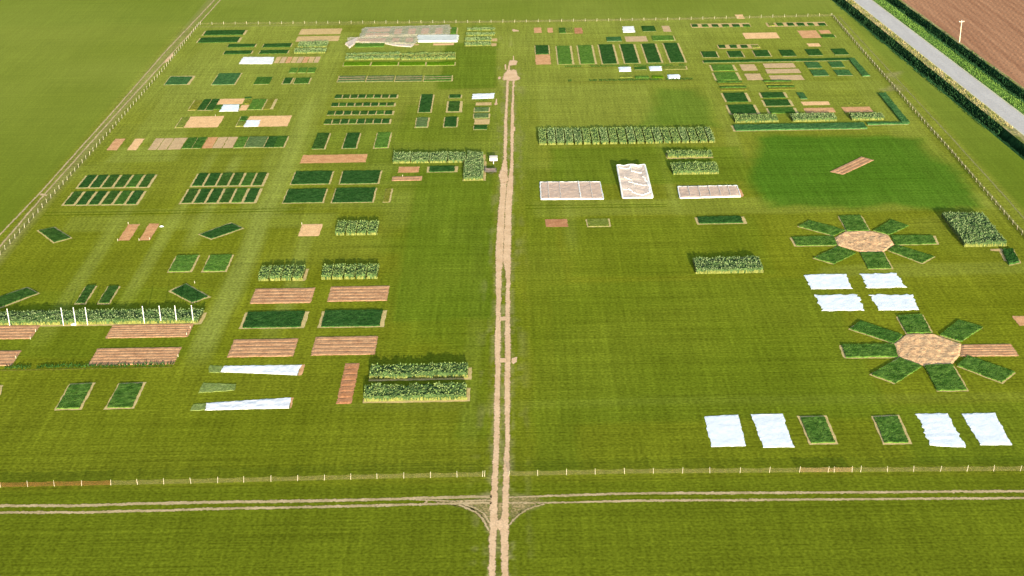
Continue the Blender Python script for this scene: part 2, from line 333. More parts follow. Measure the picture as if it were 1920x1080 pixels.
def band(name, left, right, mat, z=0.02, step=.4, jit=.12, seed=0, parent=None, over=.16):
    """flat ribbon between two ground polylines of the same length, worn thin towards its edges"""
    L, R_ = np.array(left), np.array(right); s = np.concatenate([[0], np.cumsum(np.hypot(*np.diff((L+R_)/2, axis=0).T))])
    n = max(2, int(s[-1]/step)); t = np.linspace(0, s[-1], n)
    A = np.stack([np.interp(t, s, L[:, k]) for k in (0, 1)], 1); B = np.stack([np.interp(t, s, R_[:, k]) for k in (0, 1)], 1)
    d = B-A; ln = np.hypot(*d.T)[:, None]+1e-6; d = d/ln
    A = A - d*over + d*(jit*(.5*vnoise(t, t*0, .3, seed)+.7*vnoise(t, t*0, 1.7, seed+1)))[:, None]; B = B + d*over + d*(jit*(.5*vnoise(t, t*0, .3, seed+2)+.7*vnoise(t, t*0, 1.7, seed+3)))[:, None]
    e = np.minimum(.45, (2*over)/(ln+2*over)); cols = [(A, 0.0), (A*(1-e)+B*e, 1.0), (A*e+B*(1-e), 1.0), (B, 0.0)]
    V = np.concatenate([np.c_[c_, np.full(n, z)] for c_, _ in cols]); at = np.concatenate([np.full(n, v) for _, v in cols])
    F = [(k*n+j, (k+1)*n+j, (k+1)*n+j+1, k*n+j+1) for k in range(3) for j in range(n-1)]
    o = mesh(name, V, F, mat, parent); q = o.data.attributes.new('core', 'FLOAT', 'POINT'); q.data.foreach_set('value', at.astype(np.float32)); return o
def pline(name, pts, width, mat, z=0.02, jit=.1, seed=0, kind='structure', world=False):
    P = np.array([p if world else gp(*p) for p in pts]); T = np.gradient(P, axis=0); T /= np.hypot(*T.T)[:, None]; N = np.stack([-T[:, 1], T[:, 0]], 1)
    w = np.asarray(width)/2 if np.ndim(width) else np.full(len(P), width/2)
    o = band(name, P+N*w[:, None], P-N*w[:, None], mat, z, jit=jit, seed=seed); o['kind'] = kind; return o
TRACKD = dusty('dusty_track', (.53,.345,.19), (.62,.42,.245))
RUT = [ # y, left rut l r, right rut l r
 (1120,916.5,928.5,941,952.5),(1080,917,929,941,952.5),(1000,917.5,931,939,954),(985,918,934,935.5,954),(960,918,932.5,941,954),(940,919,932,942,954),(890,922.5,934,944,954.5),(820,926,937,947,956),(760,926.5,937,946,956),
 (700,928,938,947,957),(640,928,939,947,957),(590,930,939,947,956),(540,930,940,949,956.5),(510,929.5,940.5,948,957),(490,929,943.5,943.5,958),(480,929,944,943.5,958),(440,931.5,945,945,958.5),
 (400,934,946,947,959),(370,937,948,948.5,960.5),(345,938,950,951,962),(322,938.5,952,955.5,962.5),(300,944,950,957.5,962.5),(260,945,951,957,963),(230,945,951,957.5,964),(200,947.6,952,958.7,963.3),(170,949,953.5,960.5,964),(150,950,954.5,961.5,965)]
for nm, a, b, sd_ in (('dirt_track', 1, 2, 11), ('dirt_track', 3, 4, 17)):
    band(nm, [gp(r[a], r[0]) for r in RUT], [gp(r[b], r[0]) for r in RUT], TRACKD, z=.02 if a == 1 else .026, jit=.13, seed=sd_)['kind'] = 'structure'
def blob(name, pts, mat, z=.032, seed=0, grow=1.0):
    P = np.array([gp(*p) for p in pts]); c = P.mean(0); V = [np.r_[c, z]]; n = len(P); m = 8*n; at = [1.0]
    for ring, (g, v) in enumerate(((.80, 1.0), (1.08, 0.0))):
        for k in range(m):
            a = P[k//8 % n]; b = P[(k//8+1) % n]; q = a+(b-a)*(k % 8)/8; r = 1 + .06*random.uniform(-1, 1)
            V.append(np.r_[c+(q-c)*r*grow*g, z]); at.append(v)
    F = [(0, 1+k, 1+(k+1) % m) for k in range(m)]+[(1+k, 1+m+k, 1+m+(k+1) % m, 1+(k+1) % m) for k in range(m)]
    o = mesh(name, V, F, mat); o['kind'] = 'structure'; q = o.data.attributes.new('core', 'FLOAT', 'POINT'); q.data.foreach_set('value', np.array(at, np.float32)*(.62 if name == 'trampled_turf' else 1.0)); return o
blob('bare_patch', [(941,146),(945,137),(953,128),(958,131),(963,129),(969,131),(971,142),(977,146),(974,150),(964,153),(953,152),(943,151)], TRACKD)
blob('bare_patch', [(952.5,124.5),(954,116),(956,113),(964,112.5),(971,114.5),(968,122.5),(961,123)], TRACKD, .036)
blob('bare_patch', [(946.5,131.5),(946,121),(949,120),(949.5,131)], TRACKD, .04); blob('bare_patch', [(952,131),(952,123),(956,122.5),(956.5,130)], TRACKD, .044)
blob('bare_patch', [(961.5,114),(962,104.5),(963.5,104.5),(964,114)], TRACKD, .04)
blob('bare_patch', [(933,147),(935,143.5),(939.5,144),(939,148.5),(935,149)], TRACKD); blob('bare_patch', [(926,196),(929,192),(930,184.5),(932,185),(932,192.5),(933.5,196),(929,198)], TRACKD)
blob('bare_patch', [(959.5,56.5),(962,54.5),(973,57),(973.5,59),(962,59.5)], TRACKD)
blob('bare_patch', [(960,243),(962,235),(966.5,239),(966,246),(961,247)], TRACKD, .04)
blob('bare_patch', [(958,679),(960,671.5),(970,669),(969,679),(962,684)], TRACKD, .04)
blob('bare_patch', [(936,681),(936,672),(950,671),(950,680)], TRACKD, .04); blob('bare_patch', [(936,602),(936,594),(950,593.5),(959,596),(950,601.5)], TRACKD, .04)
blob('bare_patch', [(934,330),(938,318),(948,322),(956,340),(940,345)], TRACKD, .04)
blob('bare_patch', [(928,985),(930,975),(943,975),(945,990),(936,996)], TRACKD, .04)
DRYT = dusty('dry_grass_track', (.34,.255,.12), (.48,.355,.19))
FAN = dusty('trampled_turf', (.22,.185,.06), (.36,.26,.12))
pline('field_track', [(-90,950),(0,948.2),(130,948.5),(300,944),(400,941.8),(560,939.6),(700,936.8),(840,932.8),(922,931.5)], .74, DRYT, jit=.13, seed=31)
pline('field_track', [(-90,962),(0,961),(150,961),(300,957.5),(400,954),(560,951),(700,948.3),(840,944.2),(922,942.8)], .62, DRYT, jit=.12, seed=33)
pline('field_track', [(950,933),(1007,930.5),(1100,927.6),(1200,925.2),(1560,923.4),(1920,921.2),(2010,920.5)], [.35,.5,.62,.66,.66,.66,.66], DRYT, jit=.12, seed=35)
pline('field_track', [(950,943.5),(1040,942.6),(1200,939),(1560,936.5),(1920,934),(2010,933.5)], [.3,.45,.58,.58,.58,.58], DRYT, jit=.1, seed=37)
for pts in ([(870,946),(892,953),(908,964),(917,980)], [(860,947),(890,960),(906,974),(916,996)], [(955,985),(972,966),(990,955),(1020,945)], [(780,937),(850,940),(920,938)], [(798,945),(801,939),(805,934)]):
    pline('field_track', pts, .3, DRYT, z=.030+.005*(pts[0][0] % 7), jit=.12, seed=len(pts)*7+pts[0][0])
blob('trampled_turf', [(800,938),(850,935),(921,934),(920,990),(914,978),(904,965),(888,953),(862,946)], FAN, .010)
blob('trampled_turf', [(953,931),(1012,930),(1020,943),(990,952),(970,965),(957,984)], FAN, .013)
blob('trampled_turf', [(930,985),(930,940),(943,940),(943,985)], FAN, .014)
pline('perimeter_track', [(-60,500),(0,440),(73,364),(222,198),(311,96),(402,0),(470,-75)], .45, DRYT, jit=.12, seed=51)
pline('perimeter_track', [(-60,524),(0,462),(84,364),(151,289),(231,200),(320,103),(413,0),(480,-75)], .45, DRYT, jit=.12, seed=53)
blob('bare_patch', [(307,119),(311,111),(318,106),(324,99),(326,102),(320,110),(313,117)], TRACKD); blob('bare_patch', [(72,366),(78,362.5),(90,365),(88,368)], DRYT)
FAINT = dusty('faint_rut', (.185,.19,.05), (.23,.215,.075))
pline('perimeter_track', [(1572,30),(1690,157),(1790,265),(1890,375),(1960,455)], .4, FAINT, jit=.15, seed=55)
pline('perimeter_track', [(1562,28),(1640,118),(1725,215),(1800,300),(1905,420),(1960,480)], .5, FAINT, jit=.15, seed=57)
TYRE_RUT = dusty('tyre_mark', (.085,.115,.005), (.100,.128,.006))  # dark tyre marks pressed across the grass
for a, b in (((85, 399.3), (560, 391)), ((80, 404.3), (560, 395.5)), ((985, 386), (1250, 383)), ((985, 391), (1250, 387.5))):
    pline('wheel_mark', [a, ((a[0]+b[0])/2, (a[1]+b[1])/2), b], .35, TYRE_RUT, z=.012, jit=.12, seed=int(a[1]))

# ------------------------------------------------------------------ plot builders
def quad_grid(Q, cell, inset=0.0):
    """bilinear grid over a ground quad BL BR TR TL, relative to its centre"""
    Q = [np.asarray(q, float) for q in Q]; c = sum(Q)/4
    wu = (np.hypot(*(Q[1]-Q[0]))+np.hypot(*(Q[2]-Q[3])))/2; wv = (np.hypot(*(Q[3]-Q[0]))+np.hypot(*(Q[2]-Q[1])))/2
    nu = int(np.clip(round(wu/cell), 2, 260)); nv = int(np.clip(round(wv/cell), 2, 260))
    U, W = np.meshgrid(np.linspace(0, 1, nu+1), np.linspace(0, 1, nv+1)); U = U[..., None]; W = W[..., None]
    P = (Q[0]*(1-U)+Q[1]*U)*(1-W) + (Q[3]*(1-U)+Q[2]*U)*W
    return P-c, c, nu, nv, wu, wv
def grid_faces(nu, nv, off=0):
    i = np.arange((nu+1)*(nv+1)).reshape(nv+1, nu+1)+off
    return np.stack([i[:-1, :-1], i[:-1, 1:], i[1:, 1:], i[1:, :-1]], -1).reshape(-1, 4).tolist()
def skirt(V, nu, nv, zb):
    """walls from a grid's rim down to zb; returns new verts and faces"""
    i = np.arange((nu+1)*(nv+1)).reshape(nv+1, nu+1)
    rim = list(i[0, :-1])+list(i[:-1, -1])+list(i[-1, :0:-1])+list(i[:0:-1, 0]); n0 = len(V)
    nb = np.array([[V[k][0], V[k][1], zb] for k in rim]); F = []
    m = len(rim)
    for k in range(m): a, b = rim[k], rim[(k+1) % m]; F.append((n0+k, n0+(k+1) % m, b, a))
    return np.concatenate([V, nb]), F
def grow(Q, l=0, r=0, b=0, t=0):
    """widen a quad by metres along its own axes"""
    Q = [np.asarray(q, float) for q in Q]; eu = Q[1]-Q[0]; eu = eu/np.hypot(*eu); ev = Q[3]-Q[0]; ev = ev/np.hypot(*ev)
    return [Q[0]-eu*l-ev*b, Q[1]+eu*r-ev*b, Q[2]+eu*r+ev*t, Q[3]-eu*l+ev*t]
_z = [0]
def lift():
    _z[0] = (_z[0]+1) % 9; return .016+.0045*_z[0]
def soil_sheet(name, Q, mat, parent=None, ridges=0, cell=.7, z=None, bump=.03, edge=.10, along=True):
    P, c, nu, nv, wu, wv = quad_grid(Q, cell)
    if ridges:                                       # raised beds: fine across the ridges
        P, c, nu, nv, wu, wv = quad_grid(Q, 1.0); nv2 = ridges*8
        Qn = [np.asarray(q, float) for q in Q]
        U, W = np.meshgrid(np.linspace(0, 1, nu*2+1), np.linspace(0, 1, nv2+1)); nu, nv = nu*2, nv2
        P = (Qn[0]*(1-U[..., None])+Qn[1]*U[..., None])*(1-W[..., None])+(Qn[3]*(1-U[..., None])+Qn[2]*U[..., None])*W[..., None]-c
    X, Y = P[..., 0]+c[0], P[..., 1]+c[1]
    z0 = lift() if z is None else z
    Z = z0 + bump*(.5+.5*vnoise(X, Y, 1.3, 5))
    if ridges:
        w = np.linspace(0, 1, nv+1)[:, None]; ph = w*ridges
        Z = z0 + .02 + .085*np.clip(np.sin(np.pi*(ph % 1.0)), 0, .75)**.5 + .025*vnoise(X, Y, 1.1, 6)
        Z[0] = z0; Z[-1] = z0
    P = P.copy()
    for sl in ((0, slice(None)), (-1, slice(None)), (slice(None), 0), (slice(None), -1)):
        P[sl] += edge*rng.uniform(-1, 1, P[sl].shape); Z[sl] = z0
    V = np.c_[P.reshape(-1, 2), Z.ravel()]
    loc = (c[0], c[1], 0) if parent is None else (c[0]-parent.location[0], c[1]-parent.location[1], 0)
    return mesh(name, V, grid_faces(nu, nv), mat, parent, loc)
def blades(P, Zb, n, length, width, lean, up_):
    """n leaf blades: bent kites rooted at random points (P n x2, Zb n)"""
    a = rng.uniform(0, 2*np.pi, n); L = length*rng.uniform(.6, 1.3, n); w = width*rng.uniform(.7, 1.3, n); d = np.stack([np.cos(a), np.sin(a)], 1); s = np.stack([-d[:, 1], d[:, 0]], 1)
    ln = lean*rng.uniform(.5, 1.4, n); uz = up_*rng.uniform(.6, 1.3, n)
    b = np.c_[P, Zb]; mid = P+d*(L*ln*.45)[:, None]; mz = Zb+L*uz*.6; tip = P+d*(L*ln)[:, None]; tz = Zb+L*uz*.75
    V = np.stack([b, np.c_[mid+s*w[:, None]/2, mz], np.c_[tip, tz], np.c_[mid-s*w[:, None]/2, mz]], 1).reshape(-1, 3)
    return V, np.arange(4*n).reshape(-1, 4)
def crop_mesh(name, Q, h, mat, parent, cell=.36, rough=.26, leaf=6.0):
    P, c, nu, nv, wu, wv = quad_grid(Q, cell); X, Y = P[..., 0]+c[0], P[..., 1]+c[1]
    Z = h*(.80 + rough*.55*vnoise(X, Y, 1.1, 9) + rough*.35*rng.uniform(-1, 1, X.shape) + .18*vnoise(X, Y, .25, 10))
    P = P + .10*rng.uniform(-1, 1, P.shape)
    V = np.c_[P.reshape(-1, 2), np.clip(Z.ravel(), .08*h, None)]; V, SF = skirt(V, nu, nv, .01)
    F = grid_faces(nu, nv)+SF
    n = int(np.clip(wu*wv*leaf, 20, 2600)); u, v = rng.uniform(0, 1, (2, n, 1)); Qn = [np.asarray(q, float) for q in Q]
    p = (Qn[0]*(1-u)+Qn[1]*u)*(1-v)+(Qn[3]*(1-u)+Qn[2]*u)*v-c
    bv, bf = blades(p, np.full(n, h*.62), n, h*.75+.06, .12, .7, .5)
    F = F+(bf+len(V)).tolist(); V = np.concatenate([V, bv])
    return mesh(name, V, F, mat, parent, (c[0]-parent.location[0], c[1]-parent.location[1], 0))
BW = {'l': .30, 'r': .40, 'b': .38, 't': .5}
def plot(Q, col, border, h, label, group=None, name='crop_plot', cat='crop plot', wide=1.0, leaf=7.0):
    c = sum(np.asarray(q, float) for q in Q)/4
    root = tag(empty(name, (c[0], c[1], 0)), label, cat, group)
    crop_mesh('crop', Q, h, crop_mat(col), root, leaf=leaf)
    if border:
        bw = {k: (BW[k]*wide if k in border.lower() else .0) for k in 'lrbt'}
        for k in border:
            if k.isupper(): bw[k.lower()] *= 2.0
        soil_sheet('soil_border', grow(Q, bw['l'], bw['r'], bw['b'], bw['t']), BORDER, root, cell=.8, edge=.09)
    return root
def C(xl, xr, yb, yt, col, label, border='lrb', h=.22, group=None, **k):
    return plot(rect(xl, xr, yb, yt, h), col, border, h, label, group, **k)
def CQ(pts, col, label, border='', h=.24, group=None, **k): return plot([gp(*p) for p in pts], col, border, h, label, group, **k)
def S(xl, xr, yb, yt, col, label, ridges=0, group=None, name='soil_bed', cat='soil bed', z=None):
    return tag(soil_sheet(name, rect(xl, xr, yb, yt), soil_mat('ridge' if ridges and col != 'red' else col), ridges=ridges, z=z), label, cat, group)
def SQ(pts, col, label, ridges=0, group=None, name='soil_bed', cat='soil bed'):
    return tag(soil_sheet(name, [gp(*p) for p in pts], soil_mat('ridge' if ridges else col), ridges=ridges), label, cat, group)
LEAVES = {'blue': LEAFA, 'green': LEAFB, 'yellow': LEAFC, 'pale': LEAFD}
def tall(Q, h, tone, label, group=None, border=None, dens=17.0, stalk=True):
    h = h*1.12
    c = sum(np.asarray(q, float) for q in Q)/4; root = tag(empty('tall_crop_block', (c[0], c[1], 0)), label, 'tall crop', group)
    Qi = grow(Q, -.15, -.15, -.16, -.14); P, cc, nu, nv, wu, wv = quad_grid(Qi, .38); X, Y = P[..., 0]+cc[0], P[..., 1]+cc[1]
    Z = h*(.68+.14*vnoise(X, Y, 1.3, 14)+.12*vnoise(X, Y, .35, 15)+.14*rng.uniform(-1, 1, X.shape))
    V = np.c_[P.reshape(-1, 2), Z.ravel()]; V, SF = skirt(V, nu, nv, .02)
    loc = (cc[0]-c[0], cc[1]-c[1], 0)
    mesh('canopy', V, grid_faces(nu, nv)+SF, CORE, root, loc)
    n = int(np.clip(wu*wv*dens, 60, 6000)); u, v = rng.uniform(0, 1, (2, n, 1)); Qn = [np.asarray(q, float) for q in Qi]
    p = (Qn[0]*(1-u)+Qn[1]*u)*(1-v)+(Qn[3]*(1-u)+Qn[2]*u)*v-cc
    zb = h*(.56+.12*vnoise(p[:, 0]+cc[0], p[:, 1]+cc[1], .35, 15)+.20*vnoise(p[:, 0]+cc[0], p[:, 1]+cc[1], 1.3, 14)+.14*rng.uniform(-1, 1, n))
    bv, bf = blades(p, zb, n, .46, .20, .62, .80)
    # leaves over the four sides as well
    per = 2*(wu+wv); m = int(np.clip(per*11, 30, 3000)); e = rng.integers(0, 4, m) if True else None
    wts = np.array([wu, wv, wu, wv])/per; e = rng.choice(4, m, p=wts); t = rng.uniform(0, 1, (m, 1)); A = np.array(Qn)[e]; B = np.array(Qn)[(e+1) % 4]
    ps = A+(B-A)*t-cc; sv, sf = blades(ps, h*rng.uniform(.28, .70, m), m, .36, .18, .42, .80)
    mesh('leaves', np.concatenate([bv, sv]), bf.tolist()+(sf+len(bv)).tolist(), LEAVES[tone], root, loc)
    if stalk:
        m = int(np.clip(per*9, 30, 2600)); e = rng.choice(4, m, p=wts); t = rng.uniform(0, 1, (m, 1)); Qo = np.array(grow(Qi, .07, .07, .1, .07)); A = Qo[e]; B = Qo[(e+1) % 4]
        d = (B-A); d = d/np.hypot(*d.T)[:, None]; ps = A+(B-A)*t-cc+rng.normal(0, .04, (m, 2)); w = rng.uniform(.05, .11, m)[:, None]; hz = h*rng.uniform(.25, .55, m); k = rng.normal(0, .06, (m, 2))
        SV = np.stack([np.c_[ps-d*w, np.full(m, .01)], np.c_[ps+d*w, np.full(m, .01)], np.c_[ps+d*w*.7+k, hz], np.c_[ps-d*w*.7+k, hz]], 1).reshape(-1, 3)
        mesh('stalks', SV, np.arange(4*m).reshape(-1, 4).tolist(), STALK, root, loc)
    if border:
        bw = {q: (.55 if q in border else .05) for q in 'lrbt'}
        soil_sheet('soil_border', grow(Q, bw['l'], bw['r'], bw['b'], bw['t']), BORDER, root, cell=.9)
    return root
def M(xl, xr, yb, yt, h, tone, label, group=None, **k): return tall(rect(xl, xr, yb, yt, h*.92), h, tone, label, group, **k)
def sheet(name, Q, mat, label, cat, z=.08, wr=.045, ragged=.12, cell=.45, group=None, dirn=(1, .25), seed=0, lift_edge=.03):
    """cloth or film lying on the ground: creased, edges pinned down and ragged"""
    P, c, nu, nv, wu, wv = quad_grid(Q, cell); X, Y = P[..., 0]+c[0], P[..., 1]+c[1]
    Z = z+wr*(.6*vnoise(X*dirn[0], Y*dirn[1], 1.0, seed+60)+.5*vnoise(X, Y, .9, seed+61)+.25*rng.uniform(-1, 1, X.shape)*.6)
    P = P.copy(); Qn = [np.asarray(q, float) for q in Q]; eu = (Qn[1]-Qn[0])/np.hypot(*(Qn[1]-Qn[0])); ev = (Qn[3]-Qn[0])/np.hypot(*(Qn[3]-Qn[0]))
    def wob(n): 
        t = np.arange(n); return ragged*(1.3*vnoise(t, t*0, .55, seed+int(rng.integers(999)))+.8*rng.uniform(-1, 1, n))
    P[0] -= wob(nu+1)[:, None]*ev*.6; P[-1] += wob(nu+1)[:, None]*ev*.8; P[:, 0] -= wob(nv+1)[:, None]*eu; P[:, -1] += wob(nv+1)[:, None]*eu
    for sl in ((0, slice(None)), (-1, slice(None)), (slice(None), 0), (slice(None), -1)): Z[sl] = lift_edge+.05*rng.uniform(0, 1, Z[sl].shape)
    V = np.c_[P.reshape(-1, 2), np.clip(Z.ravel(), .02, None)]; V, SF = skirt(V, nu, nv, .008)
    return tag(mesh(name, V, grid_faces(nu, nv)+SF, mat, None, (c[0], c[1], 0)), label, cat, group)
def W(pts, label, mat=None, name='cover_sheet', cat='cover sheet', **k): return sheet(name, [gp(*p) for p in pts], mat or SHEET, label, cat, **k)
def WR(xl, xr, yb, yt, label, mat=None, name='cover_sheet', **k): return sheet(name, rect(xl, xr, yb, yt), mat or SHEET, label, 'cover sheet', **k)
def row(pts, width, h, col, label, gap=.55, name='plant_row', soil=True, group=None):
    """a line of small separate plants on a strip of worked ground"""
    P = np.array([gp(*p) for p in pts]); c = P.mean(0); root = tag(empty(name, (c[0], c[1], 0)), label, 'plant row', group)
    L = np.hypot(*(P[-1]-P[0])); n = int(L/gap); t = (np.arange(n)+.5)/n; B = P[0]+(P[-1]-P[0])*t[:, None]; d = (P[-1]-P[0])/L; s = np.array([-d[1], d[0]])
    keep = vnoise(t*L, t*0, .8, int(abs(pts[0][0]))) > -.55; B = B[keep]; k = 9
    q = np.repeat(B, k, 0)+rng.normal(0, .13, (len(B)*k, 2))+s*rng.uniform(-.5, .5, (len(B)*k, 1))*width*.8
    bv, bf = blades(q-c, np.full(len(q), .03), len(q), h*1.5, .22, .5, .8); mesh('plants', bv, bf.tolist(), crop_mat(col), root)['kind'] = 'stuff'
    if soil: soil_sheet('soil_border', [P[0]-s*width*.8, P[-1]-s*width*.8, P[-1]-s*width*.45, P[0]-s*width*.45], crop_mat('faint'), root, cell=.6, edge=.08)
    return root


ORD = ['first', 'second', 'third', 'fourth', 'fifth', 'sixth', 'seventh', 'eighth', 'ninth', 'tenth', 'eleventh', 'twelfth', 'thirteenth', 'fourteenth', 'fifteenth', 'sixteenth', 'seventeenth', 'eighteenth', 'nineteenth', 'twentieth']
# ------------------------------------------------------------------ far left corner of the trial field
G = 'plots in the far left corner'
C(381, 454.7, 66.6, 57, 'dark', 'long dark green plot nearest the far left fence corner, rear of a pair', 'LR', group=G)
C(370.5, 444.4, 80.6, 70.3, 'dark', 'long dark green plot nearest the far left fence corner, front of a pair', 'LR', group=G)
C(426.2, 476.6, 89, 82.5, 'dark', 'short dark green strip, rear left of four beside the pale tall pair', 'lr', group=G)
C(419, 469.7, 102.2, 94.7, 'dark', 'short dark green strip, front left of four beside the pale tall pair', 'lr', group=G)
C(492.2, 543.7, 89.1, 81.6, 'dark', 'short dark green strip, rear right of four beside the pale tall pair', 'lr', group=G)
C(485.6, 538, 101.2, 93.7, 'dark', 'short dark green strip, front right of four beside the pale tall pair', 'lr', group=G)
S(559.8, 637.7, 65.3, 54.7, 'tan', 'straw coloured bare bed by the far fence left of the big net', group='bare beds')
S(553.4, 634, 78.4, 68.6, 'tan', 'straw coloured bare bed right behind the pale bluish tall crop pair', group='bare beds')
M(558, 614, 89.6, 77.5, .9, 'pale', 'rear strip of the pale bluish tall crop pair in front of tan beds', group='tall crop blocks')
M(550.5, 611, 101, 90, .9, 'pale', 'front strip of the pale bluish tall crop pair in front of tan beds', group='tall crop blocks')
W([(448, 120), (510, 120), (515, 107), (456, 107)], 'pinkish white fleece over the left end of a striped tan bed', FLEECE, seed=1, group='white covers')
for k in range(8):
    x0 = 512.5+10.7*k
    S(x0, x0+9.3, 118.6-.12*k, 106.6, ['tan', 'sand', 'pink'][k % 3], ORD[k]+' narrow tan strip right of the pinkish white fleece', group='striped tan strips')
C(308.4, 350.6, 159.4, 143.4, 'teal', 'bluish green square plot closest to the left fence, tan edge behind it', 'lRbT', group=G)
C(397, 438.7, 159.4, 137.2, 'teal', 'larger bluish green square plot with tan edges, second from left fence', 'lrbt', group=G)
C(475.3, 504.4, 158.4, 144.4, 'mid', 'small plain green plot with a thin tan line along its front only', 'b', group=G)
for k, (a, b) in enumerate(((541, 555), (557.8, 573), (575.6, 589.5))):
    C(a, b, 136.9, 126.6, 'light', ['leftmost', 'middle', 'rightmost'][k]+' of three small light green plots behind two dark ones', 'b', group=G)
C(529.7, 543.7, 157.5, 145.3, 'dark', 'tiny dark green plot, left neighbour of a wider one, tan gap between', 'lbr', group=G)
C(550.3, 577.5, 157.5, 145.3, 'mid', 'wider green plot right of a tiny dark plot, tan gap between', 'lbr', group=G)
# mixed row with the small white sheet
G = 'plots of the mixed row with a white sheet'
C(353.5, 367, 207.2, 187, 'faint', 'thin weedy plot at the left end of the mixed row', 'lb', group=G)
C(369.6, 383.4, 207, 185.6, 'dark', 'left one of two dark green strips in the mixed row', 'b', group=G)
C(385.3, 399.4, 206.8, 185.3, 'dark', 'right one of two dark green strips in the mixed row', 'lb', group=G)
C(400.5, 413, 205.5, 196.8, 'mid', 'small green patch touching the left edge of a small white sheet', '', group=G)
S(406, 453.7, 195.8, 185.6, 'peach', 'pinkish bare bed right behind a small white sheet in the mixed row', group='bare beds')
W([(412, 209), (446, 208.6), (449.5, 196.2), (418, 196.5)], 'small bright white sheet in the middle of the mixed row', seed=2, group='white covers')
S(447.4, 462.2, 207.2, 197, 'peach', 'small tan bed touching the right edge of a small white sheet', group='bare beds')
C(458.4, 471.6, 184.7, 181.6, 'dark', 'tiny dark green clump behind the mixed row', '', group=G)
C(459, 466.5, 195.5, 187, 'faint', 'pale grassy scrap between pink bed and light green strips', '', group=G)
C(464.4, 477.2, 206, 185.6, 'light', 'left one of two light green strips in the mixed row', 'b', group=G)
C(478, 490.3, 205.8, 185.4, 'light', 'right one of two light green strips in the mixed row', 'br', group=G)
C(492.8, 506, 205.4, 185, 'faint', 'grassed over outlined plot at the right end of the mixed row', 'R', h=.12, group=G)
# two big tan beds
C(329.5, 343, 239.8, 219.7, 'pale', 'pale green strip on the left end of the left big tan bed', 'lb', group='plots beside the big tan beds')
S(343.8, 408.4, 239.8, 218.8, 'peach', 'left one of two big bright tan beds near the left fence', group='bare beds')
C(448.6, 461, 227.2, 217.8, 'mid', 'small green plot behind a pale one at the right big tan bed', 'l', group='plots beside the big tan beds')
C(443.2, 455.6, 237.6, 228, 'pale', 'small pale green plot at the front left of the right big tan bed', 'lb', group='plots beside the big tan beds')
S(457, 538.4, 238.2, 218, 'peach', 'right one of two big bright tan beds, white film on its corner', group='bare beds')
W([(457, 238), (484.5, 237.2), (489, 225.3), (464, 225.5)], 'thin whitish film on the left corner of a big tan bed', CANVAS, seed=3, group='white covers', wr=.05)
# long row of strips
G = 'strips of the long mixed row'
S(199.4, 219, 281.9, 260.4, 'pink', 'pink slanting bare bed nearest the left fence, alone', group='bare beds')
S(237.8, 255.6, 281.9, 260.2, 'peach', 'pale slanting bare bed between the pink bed and the long row', group='bare beds')
for k, (a, b) in enumerate(((276.8, 293.2), (294.6, 311.8), (313.4, 337.5))):
    S(a, b, 281.4-.3*k, 259.6-.3*k, 'sand', ORD[k]+' tan strip from the left end of the long mixed row', group='tan strips of the long row')
C(341, 358.2, 279, 257.6, 'mid', 'left one of two deep green strips amid tan in the long row', 'b', group=G)
C(359.7, 376.6, 278.7, 257.4, 'mid', 'right one of two deep green strips amid tan in the long row', 'lb', group=G)
S(377.8, 397, 278.4, 257.4, 'rose', 'first pinkish strip right of the deep green strips in the long row', group='tan strips of the long row')
S(398, 415.8, 278.1, 257.2, 'sand', 'second pinkish strip right of the deep green strips in the long row', group='tan strips of the long row')
S(417.2, 435.4, 277.8, 257, 'sand', 'third pinkish strip right of the deep green strips in the long row', group='tan strips of the long row')
C(437.6, 455.8, 277.4, 256, 'light', 'pale green strip next to the grey green one in the long row', 'b', group=G)
C(458, 493.2, 277, 255.6, 'grey', 'wide grey green strip towards the right end of the long row', 'lb', group=G)
C(495.2, 512.6, 276.8, 255, 'dark', 'dark green plot second from the right end of the long row', 'lb', group=G)
C(513, 530.8, 276.5, 254.6, 'mid', 'green plot closing the right end of the long row', 'br', group=G)
# two blocks of twelve
UL = [(146, 164.7), (168, 186.6), (190, 209), (213.4, 232), (236, 254.6), (259, 276.3)]; LL = [(119.7, 137.5), (143, 161), (166, 184.4), (190, 208.4), (213.4, 231.8), (236, 254.7)]
UR = [(359.7, 378.6), (382.2, 402.4), (406, 425.3), (429, 447.3), (451.3, 469.6), (472.8, 490.6)]; LR = [(340, 359.3), (363.4, 382.6), (387, 406.2), (410.3, 429.6), (433, 452.3), (457, 476.6)]
for nm, U, L, yu, yl, tu, tl in (('left', UL, LL, 352.3, 384.6, 328, 358.6), ('right', UR, LR, 349.2, 381.2, 324.6, 353.6)):
    for k in range(6):
        C(U[k][0]+.4, U[k][1]-.7, yu-.2*k, tu-.3*k, ['dark', 'dark', 'deep', 'dark', 'mid', 'deep'][k] if k != 3 else 'deep', ORD[k]+' slanting dark plot from left, back row of the %s twelve' % nm, 'lrb' if k in (0, 5) else 'rb', group='plots of the %s block of twelve' % nm, wide=1.6)
        C(L[k][0]+.4, L[k][1]-.7, yl-.25*k, tl-.3*k, ['deep', 'dark', 'dark', 'deep', 'mid', 'dark'][k], ORD[k]+' slanting dark plot from left, front row of the %s twelve' % nm, 'lrb' if k in (0, 5) else 'rb', group='plots of the %s block of twelve' % nm, wide=1.6)
